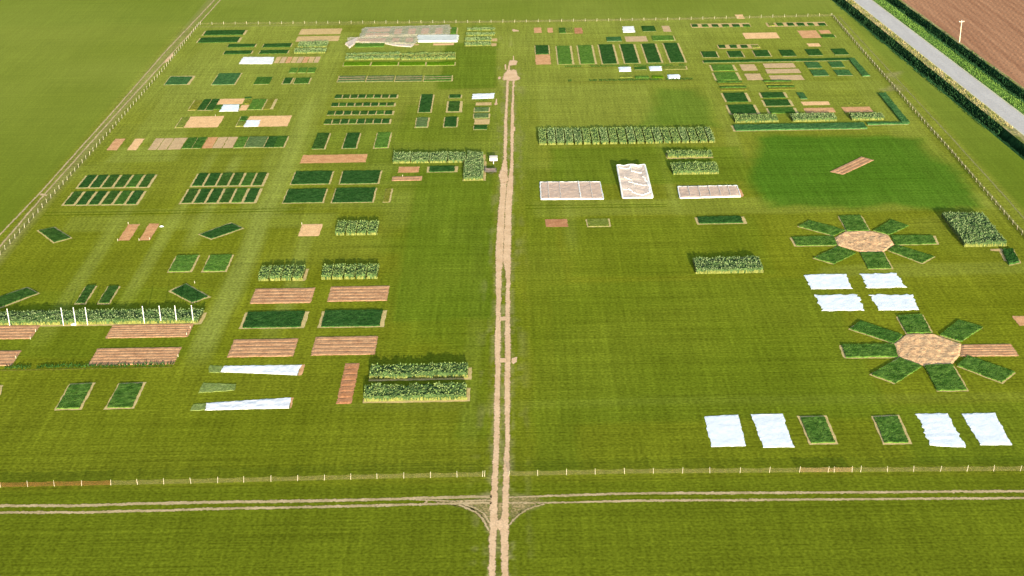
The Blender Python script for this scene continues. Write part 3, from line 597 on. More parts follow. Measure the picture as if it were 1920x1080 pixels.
# four rows of eight
RW = ['backmost', 'second', 'third', 'frontmost']
for j, (xl, xr, yb, yt) in enumerate(((626.3, 744.4, 184.7, 177.2), (619.7, 739.7, 199.7, 192.6), (612, 736, 215.8, 207.8), (606, 730.6, 232.8, 223))):
    w = (xr-xl)/8
    for k in range(8):
        C(xl+w*k+1.1, xl+w*(k+1)-1.6, yb-.13*k, yt-.1*k, ['dark', 'deep', 'deep', 'dark', 'mid', 'dark', 'deep', 'dark'][(k+3*j) % 8], ORD[k]+' little green plot from left in %s of four rows of eight' % RW[j], 'rb' if k == 7 else 'rb', wide=1.3, group='little plots in four rows of eight')
# three uprights, pink bed, four big plots
C(584.4, 607.4, 279.7, 248.8, 'deep', 'left one of three upright plots, darkest green', 'br', group='three upright plots')
C(642.5, 666.4, 278.7, 248.4, 'dark', 'middle one of three upright plots in front of the rows of eight', 'lbr', group='three upright plots')
C(701.6, 725.8, 277.8, 247.8, 'light', 'right one of three upright plots, lighter green', 'lbr', group='three upright plots')
S(561.9, 685.6, 306.5, 291, 'rose', 'long pink bare bed behind four large dark plots', group='bare beds')
C(546, 616, 345.9, 321, 'dark', 'rear left of four large dark green plots', 'lrb', group='four large dark plots')
C(637, 708, 345.3, 320, 'dark', 'rear right of four large dark green plots', 'lrb', group='four large dark plots')
C(531, 604, 381, 353.8, 'dark', 'front left of four large dark green plots', 'lrb', group='four large dark plots')
C(622.8, 697.8, 380.4, 352.3, 'dark', 'front right of four large dark green plots', 'lrb', group='four large dark plots')
C(718.4, 728.8, 379, 353, 'faint', 'thin weedy upright plot right of the four large dark plots', 'br', h=.15, group='weedy plots')
C(784.7, 806.6, 211, 176.3, 'dark', 'tall upright dark green plot between rows of eight and track', 'lbr', group='plots left of the track')
C(779.4, 800, 239, 219.7, 'grey', 'grey green small plot with bare front right corner', 'lbr', group='plots left of the track')
C(842.8, 863.4, 184, 177, 'dark', 'small dark plot at the back of a tan framed pair', 'lrb', group='plots left of the track')
C(840, 860.6, 209.5, 189.6, 'deep', 'dark patchy plot at the front of a tan framed pair', 'LRBt', group='plots left of the track')
C(832.8, 855.3, 238.4, 218.7, 'dark', 'dark square plot in front of a tan framed pair', 'lbr', group='plots left of the track')
# short column by the track
G = 'short column of beds by the track'
W([(885, 185.6), (925.6, 184.4), (927.6, 174.8), (886.4, 176.6)], 'grey white cloth at the back of the short column by the track', CANVAS, seed=4, group='white covers')
row([(893, 189), (918, 188.4)], 1.2, .25, 'mid', 'thin plant row just in front of the grey white cloth', group='plant rows')
S(891.5, 921.7, 198, 192.6, 'tan', 'tan strip behind two green plots in the short column', group='bare beds')
C(890.2, 916, 210, 200.6, 'grey', 'back one of two striped green plots in the short column', 'lrb', group=G)
C(889, 916, 222, 211.9, 'grey', 'front one of two striped green plots in the short column', 'lrb', group=G)
S(889, 918, 233.5, 224, 'tan', 'tan bed with dark scraps in front of striped green plots', group='bare beds')
C(889.4, 913, 243, 234.6, 'dark', 'dark green plot closing the front of the short column', 'lb', group=G)
# netted ground by the far fence
G = 'beds under the big net'
S(684, 730, 68.8, 62.5, 'pink', 'pinkish bed under the left front of the big pale net', group=G)
S(688, 731, 60.2, 53.5, 'pink', 'pinkish bed under the left rear of the big pale net', group=G)
for k, x in enumerate((738, 764, 789, 815)):
    S(x, x+14, 64.5-.3*k, 54-.4*k, 'rose', ORD[k]+' pink square from the left in the rear half of the big net', group=G)
    if k < 2: S(x-4, x+10, 78.5, 71.2, 'rose', ORD[k]+' pink square from the left under the front net', group=G)
S(668, 722, 78.8, 72.6, 'pink', 'long pinkish bed under the left part of the front net', group=G)
C(729, 737, 64.8, 54.5, 'pale', 'green gap strip left of the first pink square under the net', '', h=.12, group=G)
C(664.7, 719, 89, 81, 'light', 'light green strip in front of the front net', '', group='plots beside the big net')
C(845.8, 855, 64, 50.8, 'light', 'small light green plot at the right end of the big net', 'r', group='plots beside the big net')
S(776, 785.6, 85, 82.4, 'tan', 'short tan strip at the front edge of the front net', group='bare beds')
S(812, 851, 85.3, 81.6, 'peach', 'narrow tan strip in front of the crisp white sheet', group='bare beds')
W([(672, 70.3), (843.7, 65.4), (844.8, 47), (681, 52)], 'big pale net spread over beds along the far fence, rear sheet', NET, name='crop_net', cat='net', z=.34, wr=.10, lift_edge=.05, ragged=.3, cell=.8, seed=5, group='crop nets')
W([(655, 79.6), (778, 84.6), (785, 68.2), (652, 71.8)], 'front pale net with a folded left flap near the far fence', NET, name='crop_net', cat='net', z=.42, wr=.12, lift_edge=.1, ragged=.3, cell=.7, seed=6, group='crop nets')
W([(655.5, 91), (665, 84), (672, 71), (650, 72), (646, 83.5)][:1]+[(665, 83.5), (673, 70.6), (646.5, 83)], 'pale folded flap at the left corner of the front net', NETD, name='net_flap', cat='net', z=.5, wr=.1, seed=7)
W([(743, 86.6), (771, 88.6), (777, 84.5), (720, 82.2)], 'loose pale net edge trailing on the grass in front of the net', NETD, name='net_flap', cat='net', z=.2, wr=.1, seed=8)
W([(783.5, 79.6), (858.6, 79.2), (860, 67), (781.6, 67.8)], 'crisp whitish sheet over striped beds at the big net', net_mat('thin_white_film', (.66, .68, .62), .30), seed=9, group='white covers', z=.5)
for k, (xl, xr, yb, yt) in enumerate(((875.6, 928.6, 58, 51.8), (874, 928.6, 67.6, 61), (872, 928, 77.8, 69.8), (871, 927, 86.9, 79))):
    M(xl, xr-(6 if k > 1 else 0), yb, yt, .7, 'pale', RW[k]+' of four grey green crop rows left of the track end', border='r' if k > 1 else None, group='four grey green crop rows')
    if k > 1: S(xr-5, xr+4, yb, yt+2.5, 'tan', 'small tan end bed of the %s grey green crop row' % RW[k], group='bare beds')
row([(885, 50.2), (924, 49.6)], 1.2, .2, 'light', 'weak plant row behind the four grey green crop rows', soil=False, group='plant rows')
# double hedge-like strips and bright plots
for k, (xl, xr, yb, yt, t, l) in enumerate(((649, 751, 105.6, 99.2, 'blue', 'bluish rear half'), (647, 750, 113.4, 105, 'blue', 'bluish front half'), (752, 855, 105, 99, 'yellow', 'yellowish rear half'), (751, 855, 113, 104.6, 'yellow', 'yellowish front half'))):
    M(xl, xr, yb, yt, .95, t, l+' of the long double tall crop below the net', group='tall crop blocks')
for k, (a, b) in enumerate(((644, 693), (696.6, 745), (748, 796.6), (799.7, 851.6))):
    C(a, b, 123.7-.15*k, 116, 'bright', ORD[k]+' bright green plot from left in front of the double tall crop', 'lrb' if k in (0, 3) else 'rb', group='bright green plots')
G = 'grey green row striped plots'
for k, (a, b) in enumerate(((633, 683), (686.5, 737), (740.5, 790.5), (794.5, 846))):
    Q = rect(a, b, 154-.4*k, 141.6-.2*k, .2); v = [Q[0]+(Q[3]-Q[0])*f for f in (0, .28, .36, .64, .72, 1)]; u = [Q[1]+(Q[2]-Q[1])*f for f in (0, .28, .36, .64, .72, 1)]
    rt_ = plot(Q, 'grey' if k < 3 else 'light', 'lrb' if k == 3 else 'lb', .16, ORD[k]+' grey green plot with pale lines, from left in a row of four', G)
    for i in (1, 3):
        soil_sheet('plant_gap', [v[i], u[i], u[i+1], v[i+1]], soil_mat('sand'), rt_, z=.22, bump=.02)
# maize corner by the trailers
G = 'tall crop blocks'
for k, (a, b) in enumerate(((735.5, 769), (769.8, 804), (804.8, 838.5), (839.3, 873))):
    M(a, b, 306.9-.45*k, 285-.2*k, 1.05, 'blue', ORD[k]+' block from left of the tall crop hedge ending at the trailers', group='tall crop hedge by the trailers')
M(875, 906, 302.6, 284, 1.05, 'blue', 'tall crop corner block with a tan edge facing the white trailer', border='r', group='tall crop hedge by the trailers')
tall(rect(868.4, 906.4, 339, 302.9), 1.0, 'blue', 'large tall crop block left of the open wooden trailer', border='r', group='tall crop hedge by the trailers')
S(746, 785, 324, 313, 'rose', 'small pink bed in front of the tall crop hedge', group='bare beds')
S(734.4, 790.6, 339.5, 331.4, 'rose', 'uneven reddish strip in front of the small pink bed', ridges=2, group='bare beds')
C(804.5, 852, 322.8, 311, 'dark', 'short dark plot with tan ends under the tall crop hedge', 'LRb', group='plots left of the track')

# ------------------------------------------------------------------ far right quarter
S(1001.6, 1015.7, 61.9, 52, 'pink', 'small pink bed nearest the track end by the far fence', group='bare beds')
S(1027, 1037, 61.5, 52.5, 'pink', 'tiny pink bed second from the track end by the far fence', group='bare beds')
G = 'plots along the far right fence'
C(1049, 1061, 62.8, 51.8, 'mid', 'small green plot left of a weedy one by the far fence', 'b', group=G)
C(1062, 1074.6, 62.6, 51.6, 'pale', 'small weedy plot left of the reddish bed by the far fence', 'lb', h=.15, group=G)
S(1078, 1093, 63.4, 52.5, 'red', 'small reddish bed in line with pink ones by the far fence', group='bare beds')
W([(1169, 61.4), (1190.6, 60.8), (1188, 49.2), (1167, 50)], 'small white sheet alone by the far right fence', FLEECE, seed=10, group='white covers')
C(1205.6, 1230, 59, 48.4, 'dark', 'dark green plot between a white sheet and a tan bed', 'b', group=G)
S(1244.6, 1259, 59.6, 48.6, 'sand', 'small tan bed right of the dark green plot by the far fence', group='bare beds')
C(1138.4, 1166, 77.8, 69, 'teal', 'small bluish plot left of a tan bed behind the seven columns', 'b', group=G)
S(1174, 1214.6, 78.4, 68.6, 'sand', 'tan speckled bed behind the seven upright columns', group='bare beds')
C(1224.6, 1264.6, 76.5, 66.6, 'light', 'lighter green plot right of a tan bed behind the columns', 'br', group=G)
G = 'seven upright columns'
C(1005, 1029, 101.8, 84.4, 'dark', 'short dark column with a pink bed in front of it', 'lr', group=G)
S(1004.6, 1033, 121.3, 102.8, 'pink', 'square pink bed in front of the short dark column', group='bare beds')
for k, (a, b, yb, yt, c) in enumerate(((1048, 1073, 121, 85.3, 'light'), (1089.4, 1115.4, 120.4, 84.4, 'light'), (1131, 1157, 120, 83, 'dark'), (1173, 1198, 119, 82.5, 'dark'), (1215.4, 1240, 118, 81.6, 'dark'), (1258.4, 1284, 117.2, 80.3, 'dark'))):
    C(a, b, yb, yt, c, ORD[k+1]+' upright column from left, %s green between tan edges' % ('light' if k < 2 else 'dark'), 'LRb', wide=.8, group=G)
row([(1058.4, 125.6), (1290, 122.8)], 1.6, .3, 'mid', 'rear one of two long thin plant rows before the columns', soil=True, group='plant rows')
row([(1065, 152.4), (1299, 148.6)], 1.6, .3, 'dark', 'front one of two long thin plant rows before the columns', soil=True, group='plant rows')
W([(1161, 134.6), (1183.6, 134), (1182.6, 126), (1160, 126.6)], 'left one of two white sheets on the rear thin plant row', seed=11, group='white covers', z=.3)
W([(1218.8, 132.8), (1241, 132.4), (1239.6, 124.8), (1216.8, 125.2)], 'right one of two white sheets on the rear thin plant row', seed=12, group='white covers', z=.3)
W([(1253, 148.2), (1276, 147.8), (1274.6, 140.4), (1251.4, 140.8)], 'white sheet at the right end of the front thin plant row', seed=13, group='white covers', z=.3)
for k, (a, b, yb, yt, c) in enumerate(((1163.4, 1186, 146, 142, 'pale'), (1191.6, 1217, 147, 142, 'light'), (1223.4, 1244, 146.6, 141.4, 'bright'))):
    C(a, b, yb, yt, c, ['pale leftmost', 'green middle', 'bright rightmost'][k]+' of three little plots left of a white sheet', '', group='little plots on the plant rows')
C(1190.6, 1213, 131, 124.8, 'mid', 'weedy green plot between two white sheets', 'b', h=.2, group='little plots on the plant rows')
C(1246, 1287, 130.6, 124, 'pale', 'pale weedy plot right of two white sheets', 'br', h=.14, group='little plots on the plant rows')
G = 'dark squares in tan rows'
S(1297.4, 1409, 52.2, 44.8, 'tan', 'long tan bed carrying six dark squares by the far fence', group='bare beds', z=.012)
for k, (a, b) in enumerate(((1298.6, 1309.4), (1317.4, 1328.7), (1336.6, 1348), (1356, 1368), (1375, 1387.8), (1395, 1407.5))):
    C(a, b, 50.8, 45.2, 'dark' if k % 2 == 0 else 'mid', ORD[k]+' dark square from left on the left far tan bed', '', group=G)
S(1439.6, 1552, 50.4, 42.8, 'tan', 'long tan bed carrying dark squares in the far right corner', group='bare beds', z=.012)
for k, (a, b, c) in enumerate(((1443, 1453.4, 'pale'), (1459, 1470, 'mid'), (1478.7, 1490, 'dark'), (1496.6, 1509.7, 'dark'), (1517, 1527.5, 'mid'), (1537, 1550, 'dark'))):
    C(a, b, 49-.1*k, 42.6, c, ORD[k]+' square from left on the far right corner tan bed', '', group=G)
S(1398, 1462.8, 73, 62, 'peach', 'wide pink bed between two rows of dark squares', group='bare beds')
S(1505, 1540.6, 71.6, 57.5, 'pink', 'large pink bed in the far right corner of the field', group='bare beds')
S(1539.4, 1559, 63.2, 56.8, 'pink', 'narrow pink bed running on from the large corner bed', group='bare beds')
C(1542, 1566.6, 70.6, 64.4, 'mid', 'green plot tucked into the corner of the large pink bed', 'r', h=.2, group='far right corner plots')
S(1382, 1397, 35.4, 27.6, 'peach', 'small pink bed outside the field behind the far fence', group='bare beds')
S(1347.8, 1426, 92, 84.2, 'tan', 'short tan bed carrying three dark squares and a grassy one', group='bare beds', z=.012)
for k, (a, b, c) in enumerate(((1349.4, 1361.4, 'dark'), (1370.4, 1383, 'dark'), (1391, 1403, 'dark'), (1411.4, 1424, 'pale'))):
    C(a, b, 90.3, 84, c, ORD[k]+' square from left on the short tan bed', '', group=G)
S(1516.6, 1540, 87.5, 81.6, 'peach', 'small tan bed behind the row of six green plots', group='bare beds')
for k, (a, b, yb, yt) in enumerate(((1319.4, 1346.6, 108, 96), (1369, 1395, 107.7, 95.5), (1418, 1445.6, 106.6, 94), (1467.5, 1493.7, 105.9, 93), (1517, 1543.4, 104.4, 91.8), (1566, 1592, 103, 91.2))):
    C(a, b, yb, yt, 'dark', ORD[k]+' green plot from left in the spaced row of six', 'lrb' if k < 3 else 'b', group='spaced row of six green plots')
C(1320, 1597, 118, 112.6, 'dark', 'very long thin dark green strip in front of six spaced plots', 'lb', group='thin dark strips')
C(1338.4, 1377.5, 133.4, 121, 'light', 'rear one of two light green plots with tan sides', 'LR', group='light green pair with tan sides')
C(1345, 1386, 151, 135.3, 'light', 'front one of two light green plots with tan sides', 'LR', group='light green pair with tan sides')
S(1392.5, 1421.6, 132.9, 121, 'sand', 'rear one of two tan beds right of the light green plots', group='bare beds')
S(1402, 1431.5, 150.7, 138.5, 'sand', 'front one of two tan beds right of the light green plots', group='bare beds')
for k, (a, b, yb, yt) in enumerate(((1434.7, 1492.8, 127.8, 119.4), (1439, 1502, 138, 130.2), (1446.9, 1508.4, 150.7, 141.5))):
    S(a, b, yb, yt, 'sand', ['rear', 'middle', 'front'][k]+' one of three long tan beds stacked behind each other', group='three long tan beds')
for k, (a, b, yb, yt) in enumerate(((1515, 1541.6, 127.8, 116), (1560, 1584.7, 126.5, 115), (1525.6, 1554.7, 142.8, 130.6), (1570.6, 1598.7, 142, 130.6))):
    C(a, b, yb, yt, 'teal', ['rear left', 'rear right', 'front left', 'front right'][k]+' of four bluish green squares near the right fence', 'b', group='four bluish squares')
CQ([(1617.5, 143.7), (1631.6, 143.5), (1602, 111), (1591.5, 112)], 'teal', 'slanting bluish strip right of the four bluish squares', 'b', h=.45, group='slanting strips by the right fence')
for k, (a, b, yb, yt) in enumerate(((1347.5, 1394, 159.7, 154.8), (1352, 1402, 170, 164.9), (1435.6, 1487, 159, 153.2), (1442, 1492, 168, 163.6))):
    Q = rect(a, b, yb, yt, .1)
    plot(Q, 'faint', '', .12, ['left rear', 'left front', 'right rear', 'right front'][k]+' thin weedy strip with a dark rear edge', 'weedy strips with dark rear edge')
    plot([Q[3]-np.array([0, .2]), Q[2]-np.array([0, .2]), Q[2]+np.array([0, .6]), Q[3]+np.array([0, .6])], 'deep', '', .45, 'dark plant line behind the %s thin weedy strip' % ['left rear', 'left front', 'right rear', 'right front'][k], 'dark plant lines', name='plant_row', cat='plant row')
G = 'dark plots behind the tall crop'
C(1363.4, 1403.7, 191.6, 173.7, 'dark', 'rear dark plot in the left tan sided pair', 'LR', group=G); C(1372, 1419.7, 214, 196, 'dark', 'front dark plot in the left tan sided pair', 'LRb', group=G)
C(1431, 1473, 184, 172.8, 'dark', 'rear dark plot in the right tan sided stack of three', 'LR', group=G); C(1437.5, 1483.4, 199, 186.3, 'dark', 'middle dark plot in the right tan sided stack of three', 'LRb', group=G)
C(1445, 1492, 213, 201.6, 'mid', 'front paler plot in the right tan sided stack of three', 'LR', group=G)
C(1501, 1514, 186, 172.4, 'teal', 'small lone bluish plot behind two pink strips', 'b', group=G)
S(1506, 1557.5, 197.7, 191, 'peach', 'rear one of two pink strips behind the tall crop', group='bare beds'); S(1511.6, 1567.8, 211.6, 202.8, 'pink', 'front one of two pink strips behind the tall crop', group='bare beds')
S(1584.7, 1638, 211, 201, 'pink', 'pink bed behind the rightmost tall crop block near the fence', group='bare beds')
row([(1573.4, 196), (1625, 195.4)], 1.4, .25, 'pale', 'faint weedy row behind a pink bed near the right fence', soil=False, group='plant rows')
G = 'three tall blocks on the long strip'
M(1378, 1460, 230.6, 214.6, 1.0, 'green', 'left one of three tall crop blocks behind the long dark strip', group=G)
M(1486, 1570, 229, 212.4, 1.0, 'pale', 'middle one of three tall crop blocks behind the long dark strip', group=G)
M(1596.7, 1659, 226.2, 211.6, 1.0, 'pale', 'right one of three tall crop blocks behind the long dark strip', group=G)
C(1379.5, 1626, 246, 233, 'teal', 'long bluish dark strip along the front of three tall blocks', 'Lb', h=.4, group='thin dark strips')
C(1627, 1704, 234.8, 228.4, 'teal', 'narrow end of the long bluish strip towards the right fence', 'b', h=.4, group='thin dark strips')
CQ([(1691, 231), (1705.5, 231.6), (1660.4, 176.6), (1647, 176.6)], 'teal', 'slanting bluish strip beside the right fence behind the lush patch', '', h=.55, group='slanting strips by the right fence')
SQ([(1580.3, 328), (1639.4, 300.6), (1615.3, 294), (1555.2, 322.5)], 'pink', 'slanting pink ridged bed alone on the lush green patch', ridges=3, group='bare beds')
# long wall of twenty
DV = [1010, 1026.3, 1043.2, 1060, 1076.6, 1093.4, 1109.4, 1126, 1143, 1160, 1176.9, 1193.7, 1209.7, 1227, 1244, 1260.7, 1277.6, 1294, 1311, 1328.2, 1342]
for k in range(20):
    M(DV[k]+.6, DV[k+1]-1.0, 272.4-.23*k, 239.7-.1*k, 1.05, 'blue' if k in (2, 3) else ['green', 'pale'][k % 3 == 1], ORD[k]+' block from left in the long wall of twenty tall blocks', group='long wall of tall crop blocks', dens=15)
M(1251, 1337, 296.4, 281.4, 1.0, 'green', 'narrow tall crop block below the right end of the long wall', border='b', group='tall crop blocks')
M(1261, 1349, 328, 303.8, 1.1, 'green', 'deeper tall crop block in front of the narrow one', group='tall crop blocks')

# ------------------------------------------------------------------ netted beds in the middle right
def net_bed(pts, label, cross, seed):
    Q = [gp(*p) for p in pts]; c = sum(Q)/4; root = tag(empty('netted_bed', (c[0], c[1], 0)), label, 'netted bed', 'netted beds')
    soil_sheet('soil', grow(Q, -.2, -.2, -.2, -.2), soil_mat('pink'), root, z=.02)
    n = sheet('net', Q, BEDNET, None, None, z=.30, wr=.07, ragged=.12, seed=seed, lift_edge=.1); n.parent = root; n.location = (0, 0, 0)
    def hem(name, a, b, w, z0=.24):
        a = np.asarray(a); b = np.asarray(b); d = (b-a)/np.hypot(*(b-a)); s = np.array([-d[1], d[0]]); m = max(3, int(np.hypot(*(b-a))/.5)); V = []; F = []
        for k in range(m+1):
            p = a+(b-a)*k/m-c+s*.1*vnoise(np.array([k*.9]), np.array([seed]), .7, seed)[0]; z = z0+.05*rng.uniform(0, 1)
            V += [np.r_[p-s*w/2, .03], np.r_[p-s*w*.3, z], np.r_[p+s*w*.3, z], np.r_[p+s*w/2, .03]]
        for k in range(m):
            for j in range(3): F.append((4*k+j, 4*k+4+j, 4*k+5+j, 4*k+1+j))
        return mesh(name, V, F, FLEECE, root)
    for i in range(4): hem('hem', Q[i], Q[(i+1) % 4], .30)
    for f, w in cross: hem('seam', Q[0]+(Q[1]-Q[0])*f, Q[3]+(Q[2]-Q[3])*f, w, .40)
    return root
net_bed([(1014.5, 374.6), (1131.6, 373.8), (1124.6, 342.2), (1012.8, 342.8)], 'wide netted pink bed with white hem nearest the track', ((.64, .34), (.13, .08), (.32, .07), (.83, .07)), 71)
net_bed([(1275.2, 372.4), (1388.6, 369.2), (1381.4, 349.2), (1271, 351.4)], 'long low netted pink bed with bare soil at its right end', ((.17, .08), (.34, .08), (.51, .08), (.68, .08), (.84, .08)), 75)
SQ([(1389.4, 369.6), (1394.6, 367.4), (1390.6, 358), (1383.4, 351)], 'pink', 'bare soil scrap at the right end of a netted bed')
def caged_net():
    Q = [gp(1167.5, 372.8), gp(1223.7, 372.4), gp(1208.4, 319), gp(1156.5, 320)]; P, c, nu, nv, wu, wv = quad_grid(Q, .4); X, Y = P[..., 0]+c[0], P[..., 1]+c[1]
    root = tag(empty('caged_net', (c[0], c[1], 0)), 'crumpled pale net over a cage between two flat netted beds', 'netted bed', 'netted beds')
    U, Wv = np.meshgrid(np.linspace(0, 1, nu+1), np.linspace(0, 1, nv+1))
    peak = .25*np.abs(np.cos(U*np.pi*2))
    H_ = .25+.95*np.clip(Wv*1.25, 0, 1)**.8 + peak*Wv + .13*vnoise(X, Y, .40, 91)*(1-Wv*.5) + .04*vnoise(X, Y, 1.1, 92) + .015*rng.uniform(-1, 1, X.shape)
    V = np.c_[P.reshape(-1, 2), np.clip(H_, .06, None).ravel()]; V, SF = skirt(V, nu, nv, .02)
    mesh('net', V, grid_faces(nu, nv)+SF, NETD, root); soil_sheet('soil', grow(Q, -.3, -.3, -.3, -.3), soil_mat('sand'), root, z=.02)
    def at(u, v): i = int(np.clip(round(v*nv), 0, nv)); j = int(np.clip(round(u*nu), 0, nu)); return np.r_[P[i, j], max(H_[i, j], .06)]
    def fold(name, uv, w):
        V = []; F = []; pts = []
        for (a, b) in zip(uv[:-1], uv[1:]):
            for t in np.linspace(0, 1, 9)[:-1]: pts.append(at(a[0]+(b[0]-a[0])*t, a[1]+(b[1]-a[1])*t))
        pts.append(at(*uv[-1])); pts = np.array(pts); T = np.gradient(pts[:, :2], axis=0); T /= np.hypot(*T.T)[:, None]+1e-6; N = np.stack([-T[:, 1], T[:, 0]], 1)
        for p, n in zip(pts, N): V += [np.r_[p[:2]-n*w/2, p[2]+.02], np.r_[p[:2], p[2]+.14], np.r_[p[:2]+n*w/2, p[2]+.02]]
        for k in range(len(pts)-1):
            for j in range(2): F.append((3*k+j, 3*k+3+j, 3*k+4+j, 3*k+1+j))
        mesh(name, V, F, FLEECE, root)
    fold('hem', [(0, 1), (.25, .99), (.5, 1), (.75, .99), (1, 1)], .5); fold('hem', [(0, 0), (.5, .0), (1, 0)], .45); fold('hem', [(0, 0), (0, .5), (0, 1)], .35); fold('hem', [(1, 0), (1, .5), (1, 1)], .4)
    fold('fold', [(.05, .92), (.4, .86), (.5, .97), (.9, .93)], .3); fold('fold', [(.45, .9), (.5, .75), (.8, .72)], .28); fold('fold', [(.05, .22), (.25, .24), (.45, .10), (.7, .06), (.92, .12), (.98, .3), (.85, .6)], .38)
    fold('fold', [(.3, .45), (.6, .36), (.9, .32)], .25); fold('fold', [(.15, .6), (.4, .5), (.5, .3)], .22)
caged_net()
S(1023, 1065, 426, 411.4, 'red', 'small red brown bed in front of the wide netted bed', group='bare beds')
C(1102.6, 1142, 425, 410, 'pale', 'small pale weedy plot right of the red brown bed', 'lrb', h=.12, group='weedy plots')
C(1311.5, 1393.6, 420, 405.4, 'dark', 'dark plot with tan ends in front of the long netted bed', 'LRb', h=.3, group='plots right of the track')
M(1304.4, 1432, 514, 481.4, 1.2, 'blue', 'lone tall grey green block right of the track, open grass around', group='tall crop blocks', dens=15)

# ------------------------------------------------------------------ the two star beds
def z4(pts, ox, oy): return [(ox+x/4, oy+y/4) for x, y in pts]
def hub(pts, label, mat, seed):
    P = [gp(*p) for p in pts]; c = sum(P)/len(P); V = [np.r_[0, 0, .22]]; F = []; rings, per = 14, 8; n = len(P)*per
    for r in range(1, rings+1):
        for k in range(n):
            a = P[k//per]; b = P[(k//per+1) % len(P)]; q = (a+(b-a)*(k % per)/per-c)*r/rings
            q = q*(1+.012*random.uniform(-1, 1)) + (np.random.default_rng(seed+k+97*r).uniform(-.12, .12, 2) if r < rings else 0); w = c+q
            V.append(np.r_[q, .03 if r == rings else .16+.09*float(vnoise(np.array([w[0]]), np.array([w[1]*.6]), 1.6, seed)[0])])
    for k in range(n): F.append((0, 1+k, 1+(k+1) % n))
    for r in range(rings-1):
        for k in range(n): a = 1+r*n+k; b = 1+r*n+(k+1) % n; F.append((a, a+n, b+n, b))
    return tag(mesh('soil_bed', V, F, mat, None, (c[0], c[1], 0)), label, 'soil bed', 'round beds of the stars')
hub(z4([(525,405),(690,452),(868,452),(948,395),(905,330),(770,293),(580,297),(495,345)], 1440, 360), 'eight sided bare bed in the middle of the rear star', STUB, 5)
hub(z4([(980,405),(1170,465),(1380,455),(1440,385),(1450,300),(1360,270),(1240,225),(1040,225),(940,300)], 1440, 570), 'straw littered bare bed in the middle of the front star', STUB, 8)
ST1 = {'back': [(592,297),(758,290),(690,176),(532,182)], 'back right': [(790,292),(912,325),(1052,256),(925,210)], 'right': [(952,398),(1262,392),(1235,330),(922,330)], 'front right': [(900,440),(1155,536),(1247,486),(962,402)],
       'front': [(752,578),(928,575),(860,454),(690,456)], 'front left': [(345,498),(495,542),(660,460),(528,410)], 'left': [(215,406),(518,402),(492,336),(180,342)], 'back left': [(228,260),(492,330),(578,290),(312,216)]}
BD1 = {'back': 'lr', 'back right': 'b', 'right': 'Rb', 'front right': 'br', 'front': 'rb', 'front left': 'bl', 'left': 'Lb', 'back left': 'lb'}
for k, q in ST1.items(): CQ(z4(q, 1440, 360), 'star', '%s petal plot of the rear star, dark green' % k, BD1[k], h=.27, group='petal plots of the rear star', wide=.8, leaf=12)
ST2 = {'back': [(1040,222),(1226,218),(1152,82),(968,92)], 'back right': [(1290,235),(1450,285),(1616,178),(1430,124)], 'front right': [(1418,465),(1752,592),(1850,515),(1500,392)],
       'front': [(1268,654),(1490,650),(1380,458),(1172,466)], 'front left': [(775,532),(955,600),(1155,470),(988,408)], 'left': [(588,403),(976,400),(946,306),(552,310)], 'back left': [(615,190),(945,296),(1010,238),(695,132)]}
for k, q in ST2.items(): CQ(z4(q, 1440, 570), 'star' if k != 'back left' else 'mid', '%s petal plot of the front star, leafy green' % k, {**BD1, 'back right': 'b'}[k], h=.30, group='petal plots of the front star', wide=.8, leaf=12)
SQ(z4([(1440,394),(1883,392),(1822,300),(1452,306)], 1440, 570), 'sand', 'bare tan petal on the right side of the front star', ridges=5)
M(1807.5, 1888, 463.5, 397.4, 1.25, 'blue', 'big square tall crop block beside the right fence', group='tall crop blocks', dens=15)
CQ([(1891, 497), (1911, 493), (1898, 468), (1880, 470)], 'dark', 'dark L shaped plot leg in front of the big tall block', 'rb', h=.5, group='L shaped plot')
SQ([(1857, 470.5), (1881, 471.5), (1880, 466.5), (1857, 467)], 'tan', 'short tan strip at the foot of the big tall block')
SQ([(1882, 490), (1888, 490), (1878, 470), (1873, 470)], 'tan', 'tan strip along the left of the dark L shaped plot')
S(1911, 1935, 611, 593, 'pink', 'pink bed corner cut by the right picture edge', group='bare beds')
# ------------------------------------------------------------------ bright white sheets
G = 'white covers'
W(z4([(325,728),(632,725),(580,615),(270,622)], 1440, 360), 'bright white sheet, rear left of four before the rear star', seed=21, group=G)
W(z4([(750,722),(1033,716),(960,610),(683,614)], 1440, 360), 'bright white sheet, rear right of four before the rear star', seed=22, group=G, ragged=.24)
W(z4([(405,893),(724,888),(670,770),(352,773)], 1440, 360), 'bright white sheet, front left of four behind the front star', seed=23, group=G, ragged=.22)
W(z4([(830,887),(1124,885),(1080,770),(766,773)], 1440, 360), 'bright white sheet, front right of four behind the front star', seed=24, group=G, ragged=.22)
def z3(pts): return [(1270+x/2.8415, 700+y/2.8415) for x, y in pts]
W(z3([(180,392),(368,387),(322,222),(143,230)]), 'leftmost white sheet in the front row by the near fence', seed=25, group=G, dirn=(.3, 1), wr=.03, ragged=.08)
W(z3([(460,395),(620,393),(560,218),(391,220)]), 'second white sheet in the front row, left of a dark plot', seed=26, group=G, dirn=(.3, 1), wr=.03, ragged=.08)
W(z3([(1350,384),(1540,396),(1436,215),(1270,216)]), 'third white sheet in the front row, right of a dark plot', seed=27, group=G, dirn=(.3, 1), wr=.035, ragged=.15)
W(z3([(1615,383),(1784,382),(1690,212),(1516,216)]), 'rightmost white sheet in the front row by the near fence', seed=28, group=G, dirn=(.3, 1), wr=.03, ragged=.08)
def tanplot(pts, col, label, group, h=.26):
    Q = [gp(*p) for p in pts]; return plot(grow(Q, -.62, -.62, -.62, -.62), col, 'lrbt', h, label, group, wide=1.15, leaf=12)
